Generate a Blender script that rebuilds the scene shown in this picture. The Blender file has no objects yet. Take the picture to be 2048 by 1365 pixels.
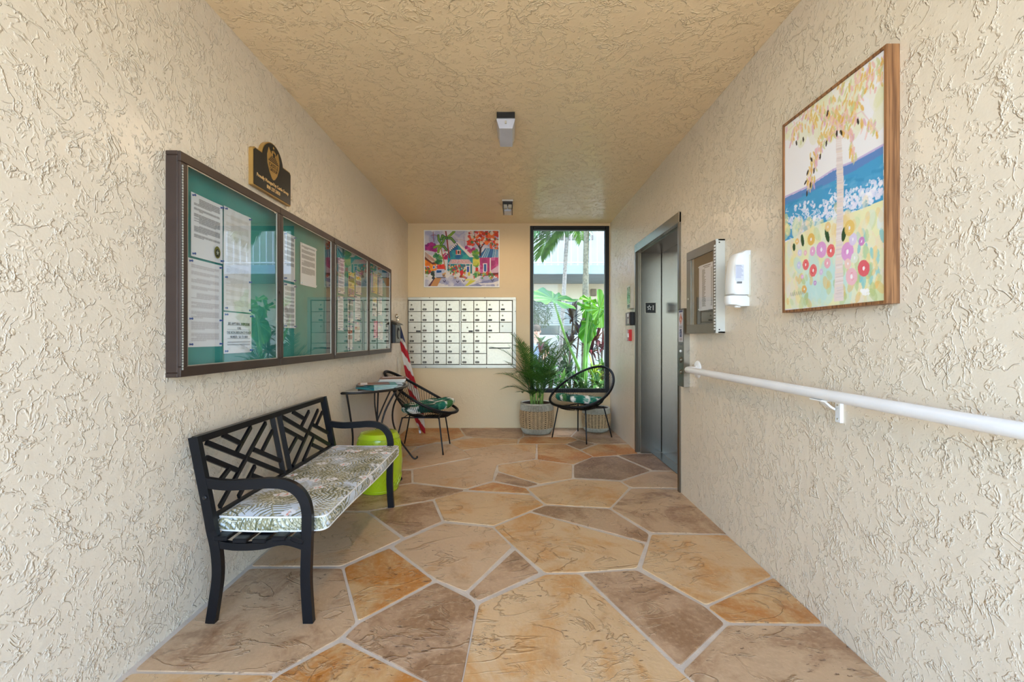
import bpy, math, random
import numpy as np
from mathutils import Vector, Matrix, noise as mnoise

PI = math.pi
SC = bpy.context.scene
COL = SC.collection

# ------------------------------------------------------------------ camera, sky, sun, exposure
CAMZ = 1.2
F = 910.0                       # focal length in pixels of the 2048 wide frame
cam_d = bpy.data.cameras.new('camera'); cam_d.sensor_width = 36.0; cam_d.lens = 36.0*F/2048
cam_d.shift_y = -6.5/2048
cam_d.clip_start = 0.05
cam = bpy.data.objects.new('camera', cam_d); COL.objects.link(cam)
cam.location = (0, 0, CAMZ); cam.rotation_euler = (PI/2, 0, 0)
SC.camera = cam
SC.view_settings.view_transform = 'Standard'
SC.view_settings.look = 'None'
SC.view_settings.gamma = 1.0
SC.view_settings.use_curve_mapping = False
SC.view_settings.exposure = 1.34
world = bpy.data.worlds.new('world'); SC.world = world; world.use_nodes = True
wn = world.node_tree; bgn = wn.nodes['Background']
sky = wn.nodes.new('ShaderNodeTexSky'); sky.sky_type = 'NISHITA'
sky.sun_disc = False; sky.sun_elevation = math.radians(58); sky.sun_rotation = math.radians(35)
sky.air_density = 1.0; sky.dust_density = 1.0; sky.ozone_density = 2.5
wn.links.new(sky.outputs[0], bgn.inputs[0]); bgn.inputs[1].default_value = 0.84
sun_d = bpy.data.lights.new('sun', 'SUN'); sun_d.energy = 4.3; sun_d.angle = math.radians(1.0)
sun_d.color = (1.0, 0.90, 0.75)
sun = bpy.data.objects.new('sun', sun_d); COL.objects.link(sun)
# the sun stands high, to the right and slightly over the courtyard
sd = Vector((0.50, 0.06, 1.0)).normalized()
sun.rotation_euler = sd.to_track_quat('Z', 'Y').to_euler()

# ------------------------------------------------------------------ helpers
random.seed(7); RNG = np.random.default_rng(7)

def s2l(c):
    c = np.asarray(c, dtype=np.float64)
    return np.where(c <= 0.04045, c/12.92, ((c+0.055)/1.055)**2.4)
def RGB(r, g, b):
    return tuple(float(x) for x in s2l(np.array([r, g, b])/255.0)) + (1.0,)

class MB:
    def __init__(s): s.v = []; s.f = []; s.smooth = False
    def add(s, vs, fs):
        n = len(s.v); s.v += [tuple(v) for v in vs]; s.f += [tuple(i+n for i in f) for f in fs]; return s
    def box(s, x0, x1, y0, y1, z0, z1, M=None, bev=0.0):
        if bev > 0:
            b = min(bev, abs(x1-x0)/2.01, abs(y1-y0)/2.01, abs(z1-z0)/2.01)
            bm_v = []
            # chamfered box: 24 vertices
            cx, cy, cz = (x0+x1)/2, (y0+y1)/2, (z0+z1)/2
            hx, hy, hz = abs(x1-x0)/2, abs(y1-y0)/2, abs(z1-z0)/2
            idx = {}
            for sx in (-1, 1):
                for sy in (-1, 1):
                    for sz in (-1, 1):
                        for ax in range(3):
                            d = [hx-b, hy-b, hz-b]; d[ax] = (hx, hy, hz)[ax]
                            idx[(sx, sy, sz, ax)] = len(bm_v)
                            bm_v.append(Vector((cx+sx*d[0], cy+sy*d[1], cz+sz*d[2])))
            fs = []
            S = (-1, 1)
            for sx in S: fs.append([idx[(sx, a, c, 0)] for a, c in ((-1,-1),(1,-1),(1,1),(-1,1))][::sx])
            for sy in S: fs.append([idx[(a, sy, c, 1)] for a, c in ((-1,-1),(-1,1),(1,1),(1,-1))][::sy])
            for sz in S: fs.append([idx[(a, c, sz, 2)] for a, c in ((-1,-1),(1,-1),(1,1),(-1,1))][::sz])
            for sx in S:
                for sy in S: fs.append([idx[(sx,sy,-1,0)], idx[(sx,sy,-1,1)], idx[(sx,sy,1,1)], idx[(sx,sy,1,0)]][::sx*sy])
                for sz in S: fs.append([idx[(sx,-1,sz,0)], idx[(sx,1,sz,0)], idx[(sx,1,sz,2)], idx[(sx,-1,sz,2)]][::sx*sz])
            for sy in S:
                for sz in S: fs.append([idx[(-1,sy,sz,1)], idx[(-1,sy,sz,2)], idx[(1,sy,sz,2)], idx[(1,sy,sz,1)]][::sy*sz])
            for sx in S:
                for sy in S:
                    for sz in S: fs.append([idx[(sx,sy,sz,0)], idx[(sx,sy,sz,1)], idx[(sx,sy,sz,2)]][::sx*sy*sz])
            vs = bm_v
        else:
            vs = [Vector(p) for p in ((x0,y0,z0),(x1,y0,z0),(x1,y1,z0),(x0,y1,z0),(x0,y0,z1),(x1,y0,z1),(x1,y1,z1),(x0,y1,z1))]
            fs = [(0,3,2,1),(4,5,6,7),(0,1,5,4),(1,2,6,5),(2,3,7,6),(3,0,4,7)]
        if M is not None: vs = [M @ v for v in vs]
        return s.add(vs, fs)
    def tube(s, pts, r, n=8, closed=False, caps=True, flat=None):
        """round tube along points; r a number or list; flat=(w,h,up) makes a rectangular bar"""
        P = [Vector(p) for p in pts]; m = len(P)
        T = []
        for i in range(m):
            a = P[(i-1) % m] if closed or i > 0 else P[i]
            b = P[(i+1) % m] if closed or i < m-1 else P[i]
            t = (b-a); T.append(t.normalized() if t.length > 1e-9 else Vector((0,0,1)))
        base = len(s.v)
        if flat:
            w, h, up = flat; up = Vector(up); n = 4; rings = []
            for i in range(m):
                side = T[i].cross(up).normalized(); u2 = side.cross(T[i]).normalized()
                rings.append([P[i]+side*w/2+u2*h/2, P[i]-side*w/2+u2*h/2, P[i]-side*w/2-u2*h/2, P[i]+side*w/2-u2*h/2])
        else:
            ref = Vector((0,0,1)) if abs(T[0].z) < 0.9 else Vector((1,0,0))
            N = (ref - T[0]*ref.dot(T[0])).normalized(); rings = []
            for i in range(m):
                N = (N - T[i]*N.dot(T[i]))
                N = N.normalized() if N.length > 1e-6 else T[i].orthogonal().normalized()
                B = T[i].cross(N); rr = r[i] if hasattr(r, '__len__') else r
                rings.append([P[i]+(N*math.cos(2*PI*k/n)+B*math.sin(2*PI*k/n))*rr for k in range(n)])
        for R in rings: s.v += [tuple(v) for v in R]
        for i in range(m if closed else m-1):
            a = base+i*n; b = base+((i+1) % m)*n
            for k in range(n): s.f.append((a+k, a+(k+1) % n, b+(k+1) % n, b+k))
        if caps and not closed:
            s.f.append(tuple(base+k for k in range(n))[::-1]); s.f.append(tuple(base+(m-1)*n+k for k in range(n)))
        return s
    def lathe(s, prof, c=(0,0,0), n=32, M=None, cap=True):
        base = len(s.v)
        for (r, z) in prof:
            for k in range(n):
                v = Vector((r*math.cos(2*PI*k/n), r*math.sin(2*PI*k/n), z))
                if M is not None: v = M @ v
                s.v.append(tuple(v+Vector(c)))
        for i in range(len(prof)-1):
            for k in range(n):
                a = base+i*n; b = a+n
                s.f.append((a+k, a+(k+1) % n, b+(k+1) % n, b+k))
        if cap:
            s.f.append(tuple(base+k for k in range(n))[::-1]); s.f.append(tuple(base+(len(prof)-1)*n+k for k in range(n)))
        return s
    def prism(s, poly, d, M=None, chamfer=0.0):
        """poly in local xy, extruded 0..d along z"""
        n = len(poly); vs = [Vector((x, y, 0)) for x, y in poly]+[Vector((x, y, d)) for x, y in poly]
        if M is not None: vs = [M @ v for v in vs]
        fs = [tuple(range(n))[::-1], tuple(range(n, 2*n))]+[(i, (i+1) % n, n+(i+1) % n, n+i) for i in range(n)]
        return s.add(vs, fs)
    def mesh(s, name):
        me = bpy.data.meshes.new(name); me.from_pydata(s.v, [], s.f)
        if s.smooth: me.polygons.foreach_set('use_smooth', [True]*len(me.polygons))
        me.update(); return me

ORG = {}
def obj(name, mb, mat, parent=None, smooth=False, label=None, kind=None, auto=False):
    if isinstance(mb, MB):
        mb.smooth = smooth or auto; me = mb.mesh(name)
    else: me = mb
    if mat is not None: me.materials.append(mat)
    if auto and hasattr(me, 'set_sharp_from_angle'): me.set_sharp_from_angle(angle=math.radians(35))
    o = bpy.data.objects.new(name, me); COL.objects.link(o)
    if parent is not None:
        o.parent = parent; L = ORG.get(parent.name, Vector((0,0,0)))
        if L.length > 0: me.transform(Matrix.Translation(-L))
        ORG[o.name] = L
    if label: o['label'] = label
    if kind: o['kind'] = kind
    return o
def tag(o, label, cat, group=None, kind=None):
    o['label'] = label; o['category'] = cat
    if group: o['group'] = group
    if kind: o['kind'] = kind
    return o
def thing(name, label, cat, loc=(0,0,0), group=None):
    o = bpy.data.objects.new(name, None); COL.objects.link(o); o.location = loc
    o.empty_display_size = 0.1; ORG[o.name] = Vector(loc)
    return tag(o, label, cat, group)
def struct(name, mb, mat, parent=None, **k):
    o = obj(name, mb, mat, parent, **k)
    if parent is None: o['kind'] = 'structure'
    return o
def dup(root, loc, rz=0.0):
    r = root.copy(); COL.objects.link(r); r.location = loc; r.rotation_euler = (0, 0, rz)
    for ch in root.children:
        c = ch.copy(); COL.objects.link(c); c.parent = r
        for g in ch.children:
            d = g.copy(); COL.objects.link(d); d.parent = c
    return r
def floor_pt(x, y):            # a point seen in the photograph, on the floor
    Z = F*CAMZ/(y-676.0); return ((x-1024.0)/F*Z, Z)
def left_pt(x, y, X):          # on the plane X = const
    Z = X*F/(x-1024.0); return (Z, CAMZ+(676.0-y)/F*Z)

# ------------------------------------------------------------------ materials
def newmat(name):
    m = bpy.data.materials.new(name); m.use_nodes = True
    return m, m.node_tree, m.node_tree.nodes['Principled BSDF']
def node(nt, typ, **kw):
    n = nt.nodes.new(typ)
    for k, v in kw.items():
        if k in n.inputs: n.inputs[k].default_value = v
        else: setattr(n, k, v)
    return n
def mix(nt, a, b, fac, blend='MIX'):
    m = nt.nodes.new('ShaderNodeMix'); m.data_type = 'RGBA'; m.blend_type = blend
    for i, v in ((6, a), (7, b)):
        if isinstance(v, bpy.types.NodeSocket): nt.links.new(v, m.inputs[i])
        else: m.inputs[i].default_value = v
    if isinstance(fac, bpy.types.NodeSocket): nt.links.new(fac, m.inputs[0])
    else: m.inputs[0].default_value = fac
    return m.outputs[2]
def mth(nt, op, a, b=None, c=None, clamp=False):
    m = nt.nodes.new('ShaderNodeMath'); m.operation = op; m.use_clamp = clamp
    for i, v in enumerate((a, b, c)):
        if v is None: continue
        if isinstance(v, bpy.types.NodeSocket): nt.links.new(v, m.inputs[i])
        else: m.inputs[i].default_value = v
    return m.outputs[0]
def ramp(nt, val, lo, hi, smooth=True):
    m = nt.nodes.new('ShaderNodeMapRange'); m.interpolation_type = 'SMOOTHSTEP' if smooth else 'LINEAR'
    nt.links.new(val, m.inputs[0]); m.inputs[1].default_value = lo; m.inputs[2].default_value = hi
    return m.outputs[0]
def nz(nt, vec, scale, detail=2.0, rough=0.5, dist=0.0):
    n = nt.nodes.new('ShaderNodeTexNoise'); nt.links.new(vec, n.inputs['Vector'])
    n.inputs['Scale'].default_value = scale; n.inputs['Detail'].default_value = detail
    n.inputs['Roughness'].default_value = rough; n.inputs['Distortion'].default_value = dist
    return n.outputs[0]
def mapping(nt, vec, scale=(1,1,1), loc=(0,0,0), rot=(0,0,0)):
    m = nt.nodes.new('ShaderNodeMapping'); nt.links.new(vec, m.inputs[0])
    m.inputs['Scale'].default_value = scale; m.inputs['Location'].default_value = loc; m.inputs['Rotation'].default_value = rot
    return m.outputs[0]
def bump(nt, bsdf, h, strength, dist):
    b = nt.nodes.new('ShaderNodeBump'); b.inputs['Strength'].default_value = strength; b.inputs['Distance'].default_value = dist
    nt.links.new(h, b.inputs['Height']); nt.links.new(b.outputs[0], bsdf.inputs['Normal']); return b
def pm(name, rgb, rough=0.5, metal=0.0, var=0.08, vs=9.0, bmp=0.0, bs=60.0, spec=0.5, coat=0.0):
    m, nt, b = newmat(name)
    tc = node(nt, 'ShaderNodeTexCoord'); v = tc.outputs['Object']
    c = np.array(RGB(*rgb)[:3])
    n = nz(nt, v, vs, 3)
    lo = tuple(c*(1-var))+(1,); hi = tuple(np.minimum(c*(1+var), 1))+(1,)
    nt.links.new(mix(nt, lo, hi, ramp(nt, n, 0.3, 0.7)), b.inputs['Base Color'])
    b.inputs['Roughness'].default_value = rough; b.inputs['Metallic'].default_value = metal
    b.inputs['Specular IOR Level'].default_value = spec; b.inputs['Coat Weight'].default_value = coat
    if bmp > 0: bump(nt, b, nz(nt, v, bs, 3), 0.6, bmp)
    return m
def vcol(name, rough=0.6, bmp=0.0, bs=80, spec=0.4, translucent=0.0, coat=0.0):
    m, nt, b = newmat(name)
    a = node(nt, 'ShaderNodeAttribute', attribute_name='Col')
    nt.links.new(a.outputs['Color'], b.inputs['Base Color'])
    b.inputs['Roughness'].default_value = rough; b.inputs['Specular IOR Level'].default_value = spec
    b.inputs['Coat Weight'].default_value = coat
    if bmp > 0:
        tc = node(nt, 'ShaderNodeTexCoord'); bump(nt, b, nz(nt, tc.outputs['Object'], bs, 3), 0.6, bmp)
    if translucent > 0:
        t = node(nt, 'ShaderNodeBsdfTranslucent'); nt.links.new(a.outputs['Color'], t.inputs[0])
        ms = node(nt, 'ShaderNodeMixShader'); ms.inputs[0].default_value = translucent
        nt.links.new(b.outputs[0], ms.inputs[1]); nt.links.new(t.outputs[0], ms.inputs[2])
        nt.links.new(ms.outputs[0], nt.nodes['Material Output'].inputs[0])
    return m
def leafmat(name, rgb, rgb2, trans=0.35, rough=0.4):
    m, nt, b = newmat(name)
    tc = node(nt, 'ShaderNodeTexCoord'); v = tc.outputs['Object']
    c = mix(nt, RGB(*rgb), RGB(*rgb2), ramp(nt, nz(nt, v, 6, 3), 0.35, 0.65))
    nt.links.new(c, b.inputs['Base Color']); b.inputs['Roughness'].default_value = rough
    t = node(nt, 'ShaderNodeBsdfTranslucent'); nt.links.new(mix(nt, c, (0.25, 0.42, 0.04, 1), 0.2), t.inputs[0])
    ms = node(nt, 'ShaderNodeMixShader'); ms.inputs[0].default_value = trans
    nt.links.new(b.outputs[0], ms.inputs[1]); nt.links.new(t.outputs[0], ms.inputs[2])
    nt.links.new(ms.outputs[0], nt.nodes['Material Output'].inputs[0])
    return m

def stucco(name, rgb, strength=1.0, scale=1.0, rough=0.45, dens=0.5):
    """skip-trowel plaster: ragged raised edges round smooth pressed patches"""
    m, nt, b = newmat(name)
    g = node(nt, 'ShaderNodeNewGeometry'); P = g.outputs['Position']
    def ridges(sc, seed, k, width, dist, det):
        v = mapping(nt, P, (sc, sc, sc), (seed, seed*1.7, seed*0.6))
        n = nz(nt, v, 1.0, det, 0.55, dist)
        fr = mth(nt, 'FRACT', mth(nt, 'MULTIPLY', n, k))
        up = ramp(nt, fr, 0.0, width)                       # raised bead ...
        dn = ramp(nt, fr, width, width*2.3)                 # ... falling back to the flat patch
        r = mth(nt, 'SUBTRACT', up, dn)
        mk = ramp(nt, nz(nt, mapping(nt, P, (sc*1.3,)*3, (seed*2+5, seed, 3.1)), 1.0, 3.0), 0.46, 0.54)
        return mth(nt, 'MULTIPLY', r, mk)
    r1 = ridges(5.5*scale, 1.3, 4.0, 0.085, 0.35, 5.0)
    r2 = ridges(18.0*scale, 8.1, 3.5, 0.18, 0.3, 3.0)
    r3 = ridges(9.0*scale, 21.7, 4.0, 0.10, 0.6, 4.0)
    r4 = ridges(13.0*scale, 43.2, 3.5, 0.14, 0.5, 4.0)
    h = mth(nt, 'ADD', r1, mth(nt, 'MULTIPLY', r2, 0.6))
    h = mth(nt, 'ADD', h, mth(nt, 'MULTIPLY', r3, 0.8))
    h = mth(nt, 'ADD', h, mth(nt, 'MULTIPLY', r4, 0.6))
    h = mth(nt, 'ADD', h, mth(nt, 'MULTIPLY', nz(nt, P, 7*scale, 2.0), 1.5))
    h = mth(nt, 'ADD', h, mth(nt, 'MULTIPLY', ramp(nt, nz(nt, P, 46*scale, 3.0), 0.64, 0.74), 0.4))
    h = mth(nt, 'ADD', h, mth(nt, 'MULTIPLY', nz(nt, P, 120, 2.0), 0.12))
    bump(nt, b, h, 1.0, 0.0028*strength)
    c = np.array(RGB(*rgb)[:3])
    nt.links.new(mix(nt, tuple(c*0.95)+(1,), tuple(np.minimum(c*1.04, 1))+(1,), nz(nt, P, 1.7, 3)), b.inputs['Base Color'])
    b.inputs['Roughness'].default_value = rough; b.inputs['Specular IOR Level'].default_value = 0.65
    return m

def stonemat(name, base, accent, dark, amount, k=1.0):
    def tone(c):                                       # overall depth of the stain, the same for every stone of a kind
        a = np.array(RGB(*c)[:3]); m_ = a.mean(); a = np.maximum(m_+(a-m_)*(1+(1-k)*.75), .01)*k*np.array([1.04, .985, .92]); return tuple(float(x) for x in a)+(1,)
    light = k
    """stamped, stained concrete: base tone, patches of stain, drag marks and pits"""
    m, nt, b = newmat(name)
    g = node(nt, 'ShaderNodeNewGeometry'); P = g.outputs['Position']
    n1 = nz(nt, P, 2.6, 9, 0.66, 0.9); n2 = nz(nt, mapping(nt, P, (1,1,1), (4.2,1.3,0)), 3.4, 9, 0.68, 1.0)
    c = mix(nt, tone(base), tone(accent), ramp(nt, n1, 0.56-amount*0.22, 0.72-amount*0.16))
    c = mix(nt, c, tone(dark), mth(nt, 'MULTIPLY', ramp(nt, n2, 0.52, 0.74), 0.75))
    # fine mottling
    c = mix(nt, c, tone((226, 200, 168)), mth(nt, 'MULTIPLY', ramp(nt, nz(nt, P, 40, 5, 0.65), 0.45, 0.75), 0.5))
    # long drag folds
    nf = nz(nt, mapping(nt, P, (2.2, 3.4, 1), (2.0, 9, 0)), 1.0, 5.0, 0.5, 1.1)
    fr = mth(nt, 'FRACT', mth(nt, 'MULTIPLY', nf, 6.0))
    fold = mth(nt, 'SUBTRACT', ramp(nt, fr, 0.0, 0.07), ramp(nt, fr, 0.07, 0.22))
    mk = ramp(nt, nz(nt, mapping(nt, P, (3,3,1), (11, 3, 0)), 1.0, 2.0), 0.42, 0.56)
    fold = mth(nt, 'MULTIPLY', fold, mk)
    nf2 = nz(nt, mapping(nt, P, (6, 9, 1), (22, 5, 0)), 1.0, 5.0, 0.55, 0.8)
    fr2 = mth(nt, 'FRACT', mth(nt, 'MULTIPLY', nf2, 5.0))
    f2 = mth(nt, 'SUBTRACT', ramp(nt, fr2, 0.0, 0.09), ramp(nt, fr2, 0.09, 0.25))
    f2 = mth(nt, 'MULTIPLY', f2, ramp(nt, nz(nt, mapping(nt, P, (4,4,1), (1, 13, 0)), 1.0, 2.0), 0.50, 0.62))
    fold = mth(nt, 'ADD', fold, mth(nt, 'MULTIPLY', f2, 0.7))
    pit = mth(nt, 'MULTIPLY', ramp(nt, nz(nt, mapping(nt, P, (22, 60, 1), (0,0,0), (0,0,0.5)), 1.0, 3.0, 0.6), 0.60, 0.68),
              ramp(nt, nz(nt, mapping(nt, P, (1,1,1), (31,7,0)), 3.0, 2.0), 0.5, 0.62))
    c = mix(nt, c, tone((232, 208, 174)), mth(nt, 'MULTIPLY', f2, 0.55*light))
    c = mix(nt, c, tone((112, 78, 50)), mth(nt, 'MULTIPLY', fold, 0.28))
    c = mix(nt, c, tone((92, 62, 40)), mth(nt, 'MULTIPLY', pit, 0.75))
    nt.links.new(c, b.inputs['Base Color'])
    h = mth(nt, 'ADD', fold, mth(nt, 'MULTIPLY', nz(nt, P, 5, 4), 1.4))
    h = mth(nt, 'SUBTRACT', h, mth(nt, 'MULTIPLY', pit, 1.0))
    h = mth(nt, 'ADD', h, mth(nt, 'MULTIPLY', nz(nt, P, 60, 3), 0.25))
    bump(nt, b, h, 1.0, 0.0030)
    b.inputs['Roughness'].default_value = 0.40
    return m

def glassmat(name, tint=(0.93, 0.97, 0.96, 1), ior=1.5, boost=1.0):
    m = bpy.data.materials.new(name); m.use_nodes = True; nt = m.node_tree
    nt.nodes.remove(nt.nodes['Principled BSDF'])
    t = node(nt, 'ShaderNodeBsdfTransparent'); t.inputs[0].default_value = tint
    gl = node(nt, 'ShaderNodeBsdfGlossy'); gl.inputs['Roughness'].default_value = 0.0
    fr = node(nt, 'ShaderNodeFresnel'); fr.inputs[0].default_value = ior
    ge = node(nt, 'ShaderNodeNewGeometry'); bf = ge.outputs['Backfacing']
    nt.links.new(mth(nt, 'ADD', mth(nt, 'MULTIPLY', bf, 1/ior-ior), ior), fr.inputs[0])   # a thin pane reflects alike from both sides
    ms = node(nt, 'ShaderNodeMixShader')
    nt.links.new(mth(nt, 'MULTIPLY', fr.outputs[0], boost, clamp=True), ms.inputs[0])
    nt.links.new(t.outputs[0], ms.inputs[1]); nt.links.new(gl.outputs[0], ms.inputs[2])
    nt.links.new(ms.outputs[0], nt.nodes['Material Output'].inputs[0])
    return m

def steelmat(name, rgb=(150, 146, 138), rough=0.26, grain=(260, 260, 2)):
    m, nt, b = newmat(name)
    tc = node(nt, 'ShaderNodeTexCoord'); v = mapping(nt, tc.outputs['Object'], grain)
    n = nz(nt, v, 1.0, 2.0)
    c = np.array(RGB(*rgb)[:3])
    nt.links.new(mix(nt, tuple(c*0.985)+(1,), tuple(np.minimum(c*1.01, 1))+(1,), n), b.inputs['Base Color'])
    b.inputs['Metallic'].default_value = 1.0
    nt.links.new(mth(nt, 'ADD', mth(nt, 'MULTIPLY', n, 0.03), rough-0.02), b.inputs['Roughness'])
    return m

WALLC = (226, 213, 191)
M_wall = stucco('stucco_wall', WALLC, 1.0, 1.18, 0.30)
M_ceil = stucco('stucco_ceiling', (238, 212, 168), 1.25, 0.95, 0.28)
M_back = stucco('stucco_back_wall', (220, 194, 150), 0.25, 0.7, 0.5)
M_grout = pm('grout', (204, 192, 176), 0.8, bmp=0.002, bs=90)
M_conc = pm('concrete', (186, 178, 166), 0.85, bmp=0.003, bs=30)
M_black = pm('black_metal', (12, 14, 19), 0.36, 0.0, 0.2, bmp=0.0004, bs=200, spec=0.3)
M_iron = pm('wrought_iron', (28, 25, 24), 0.45, 0.2, 0.2)
M_bronze = pm('bronze_frame', (62, 47, 39), 0.42, 0.15, 0.1)
M_white = pm('white_paint', (236, 236, 234), 0.3, 0, 0.02)
M_plast = pm('white_plastic', (232, 233, 230), 0.35, 0, 0.02)
M_steel = steelmat('brushed_steel')
M_steel_dark = steelmat('brushed_steel_frame', (120, 112, 100), 0.32)
M_alu = pm('mailbox_aluminium', (196, 189, 172), 0.38, 0.55, 0.04, 40)
M_alu2 = pm('mailbox_frame_aluminium', (180, 176, 164), 0.4, 0.6, 0.04)
M_glass = glassmat('case_glass', (0.95, 0.985, 0.98, 1), 1.5, 1.8)
M_wglass = glassmat('window_glass', (0.97, 0.99, 0.98, 1), 1.45, 0.8)
M_paper = pm('paper', (226, 227, 232), 0.7, 0, 0.03)
M_pin = pm('blue_pin', (28, 76, 150), 0.3)
M_teal = pm('teal_backing', (52, 142, 136), 0.75, 0, 0.05)
M_lime = pm('lime_glaze', (176, 200, 28), 0.22, 0, 0.05, coat=0.5)
M_print = vcol('printed_surface', 0.55)
M_canvas = vcol('painted_canvas', 0.6, 0.0006, 300)
M_fabric = vcol('printed_fabric', 0.85, 0.0008, 400, 0.2)
M_oak = None
def woodmat():
    m, nt, b = newmat('walnut_wood')
    tc = node(nt, 'ShaderNodeTexCoord'); v = mapping(nt, tc.outputs['Object'], (90, 90, 3))
    n = nz(nt, v, 1.0, 3, 0.6, 0.4)
    nt.links.new(mix(nt, RGB(104, 66, 36), RGB(160, 112, 70), ramp(nt, n, 0.35, 0.65)), b.inputs['Base Color'])
    b.inputs['Roughness'].default_value = 0.5; return m
M_wood = woodmat()

# ------------------------------------------------------------------ room shell
XL, XR, YB, ZC, Y0 = -1.387, 1.307, 6.067, 2.725, -0.75
struct('wall_left', MB().box(XL-0.22, XL, Y0, YB+0.2, -0.05, ZC), M_wall)
EY0, EY1, EZ, EX = 3.545, 4.77, 2.13, 1.551     # elevator recess
w = MB(); w.box(XR, XR+0.22, Y0, EY0, -0.05, ZC); w.box(XR, XR+0.22, EY1, YB+0.2, -0.05, ZC)
w.box(XR, XR+0.22, EY0, EY1, EZ, ZC)
struct('wall_right', w, M_wall)
WX0, WX1, WZ0, WZ1 = 0.24, 1.297, 0.468, 2.693
w = MB(); w.box(XL, WX0, YB, YB+0.2, -0.05, ZC); w.box(WX0, WX1, YB, YB+0.2, -0.05, WZ0)
w.box(WX0, WX1, YB, YB+0.2, WZ1, ZC); w.box(WX1, XR, YB, YB+0.2, -0.05, ZC)
struct('wall_back', w, M_back)
struct('ceiling', MB().box(XL-0.22, XR+0.35, Y0, YB+0.2, ZC, ZC+0.3), M_ceil)
fl = struct('floor', MB().box(XL, EX+0.05, Y0, YB, -0.12, -0.0025), M_grout)
struct('floor_outside_entry', MB().box(-14, 14, -16, Y0, -0.14, -0.012), M_conc)

# stones of the stamped floor, traced on the floor plane
STONES = [
 ('brown_l', [(499,1138),(684,1138),(712,1246),(678,1278),(553,1348),(266,1343)]),
 ('gold', [(262,1347),(551,1351),(520,1385),(410,1470),(120,1470)]),
 ('orange', [(683,1284),(848,1364),(960,1425),(700,1475),(425,1465),(556,1352)]),
 ('orange', [(688,1136),(779,1097),(867,1162),(716,1243)]),
 ('brown', [(688,1276),(716,1249),(872,1165),(944,1201),(952,1211),(925,1360),(915,1395),(850,1362)]),
 ('tan', [(786,1093),(808,1081),(888,1047),(985,1056),(1024,1094),(932,1184),(872,1160)]),
 ('brown', [(1030,1100),(1079,1146),(957,1203),(936,1188)]),
 ('tan', [(626,1025),(734,1026),(803,1078),(682,1133),(501,1133)]),
 ('brown', [(738,1024),(866,1002),(884,1043),(809,1076)]),
 ('gold', [(869,999),(925,984),(1062,991),(1088,1010),(987,1052),(888,1042)]),
 ('orange', [(934,980),(986,965),(1052,977),(1062,988)]),
 ('brown', [(996,945),(1077,969),(1053,975),(988,962)]),
 ('gold', [(996,931),(1073,920),(1144,930),(1144,957),(1081,968),(997,943)]),
 ('gold', [(1056,978),(1146,959),(1240,964),(1258,976),(1220,1016),(1092,1009),(1068,989)]),
 ('dark', [(1148,931),(1185,915),(1233,913),(1300,942),(1241,961),(1148,956)]),
 ('dark', [(1236,911),(1276,908.5),(1323,909),(1375,909),(1375,941),(1306,941)]),
 ('tan', [(1303,944),(1376,944),(1376,976),(1263,975.5),(1244,964)]),
 ('brown_l', [(1262,978),(1358,980),(1460,1069),(1303,1066),(1223,1018)]),
 ('brown', [(1062,1023),(1091,1012),(1219,1019),(1298,1069),(1294,1086)]),
 ('gold', [(988,1055),(1060,1026),(1291,1089),(1274,1137),(1160,1145),(1090,1146),(1030,1095)]),
 ('gold', [(1303,1070),(1463,1071),(1553,1149),(1412,1211),(1283,1137)]),
 ('brown', [(1165,1148),(1273,1141),(1410,1214),(1450,1248),(1359,1334)]),
 ('orange', [(1415,1215),(1555,1152.5),(1656,1248),(1458,1246)]),
 ('gold_big', [(1090,1150),(1160,1149),(1355,1339),(1385,1366),(1470,1450),(900,1465),(917,1400),(958,1209)]),
 ('brown_l', [(1455,1251),(1660,1253),(1800,1375),(1880,1450),(1485,1450),(1364,1343)]),
 ('tan', [(826,940),(944,917.5),(927,902),(992,892),(1034,889),(1071,909),(1071,918),(994,930),(985,962),(931,978),(827,965)]),
 ('gold', [(1016,892.3),(1036,889),(1072,889.3),(1072,908.5),(1033,897.8)]),
 ('orange', [(1075,889.3),(1130,889.3),(1155,900),(1185,914),(1147,929),(1075,919)]),
 ('dark', [(1134,888.5),(1157,881),(1189,888.5),(1160,899.5)]),
 ('orange', [(1164,901),(1196,889.5),(1258,889.2),(1276,907.5),(1187,914)]),
 ('brown', [(1196,888.3),(1158,880),(1143,873.5),(1153,863),(1159,856.6),(1224,856.6),(1257,888)]),
 ('orange', [(1037,887.4),(1040,879.5),(1049,873.8),(1141,874.2),(1156,880.5),(1131,888)]),
 ('brown', [(1048,872.8),(1046,856.6),(1157,856.6),(1151,863),(1141,873.2)]),
 ('gold', [(950,876),(1036,879),(1034,887.8),(991,891.3),(926,901),(904,889.5),(900,883)]),
 ('brown', [(932,872),(921,856.6),(1044,856.6),(1046,872.6),(1037,878),(950,875)]),
 ('orange', [(837,892.8),(866,886.5),(897,882),(929,872.6),(918,856.6),(816,856.6),(773,892.8)]),
 ('tan', [(803,940),(825,938.5),(943,915.5),(925,901.5),(902,889.8),(866,888),(839,895),(806,918)]),
 ('gold', [(772,894),(836,894),(803,918.5),(742,919)]),
 ('tan', [(741,920.5),(803,919.5),(801,941),(717,941.5)]),
 ('brown', [(715,943),(823,942),(823.5,966),(765,975.5),(676,978)]),
 ('brown', [(674,980.5),(765,977),(826,968),(928,980.5),(924,983),(865,1000),(737,1022.5),(628,1022.5)]),
]
STONE_TONES = {'tan': ((214,188,158),(204,164,122),(166,136,106),.2), 'gold': ((222,194,156),(208,160,106),(180,138,96),.5),
    'orange': ((214,182,138),(194,134,76),(160,110,70),.75), 'brown': ((200,172,144),(158,126,98),(120,92,70),.75),
    'brown_l': ((208,182,152),(166,134,106),(130,100,76),.45), 'dark': ((166,140,118),(132,106,88),(108,84,68),.7)}
SM = {}
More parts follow.
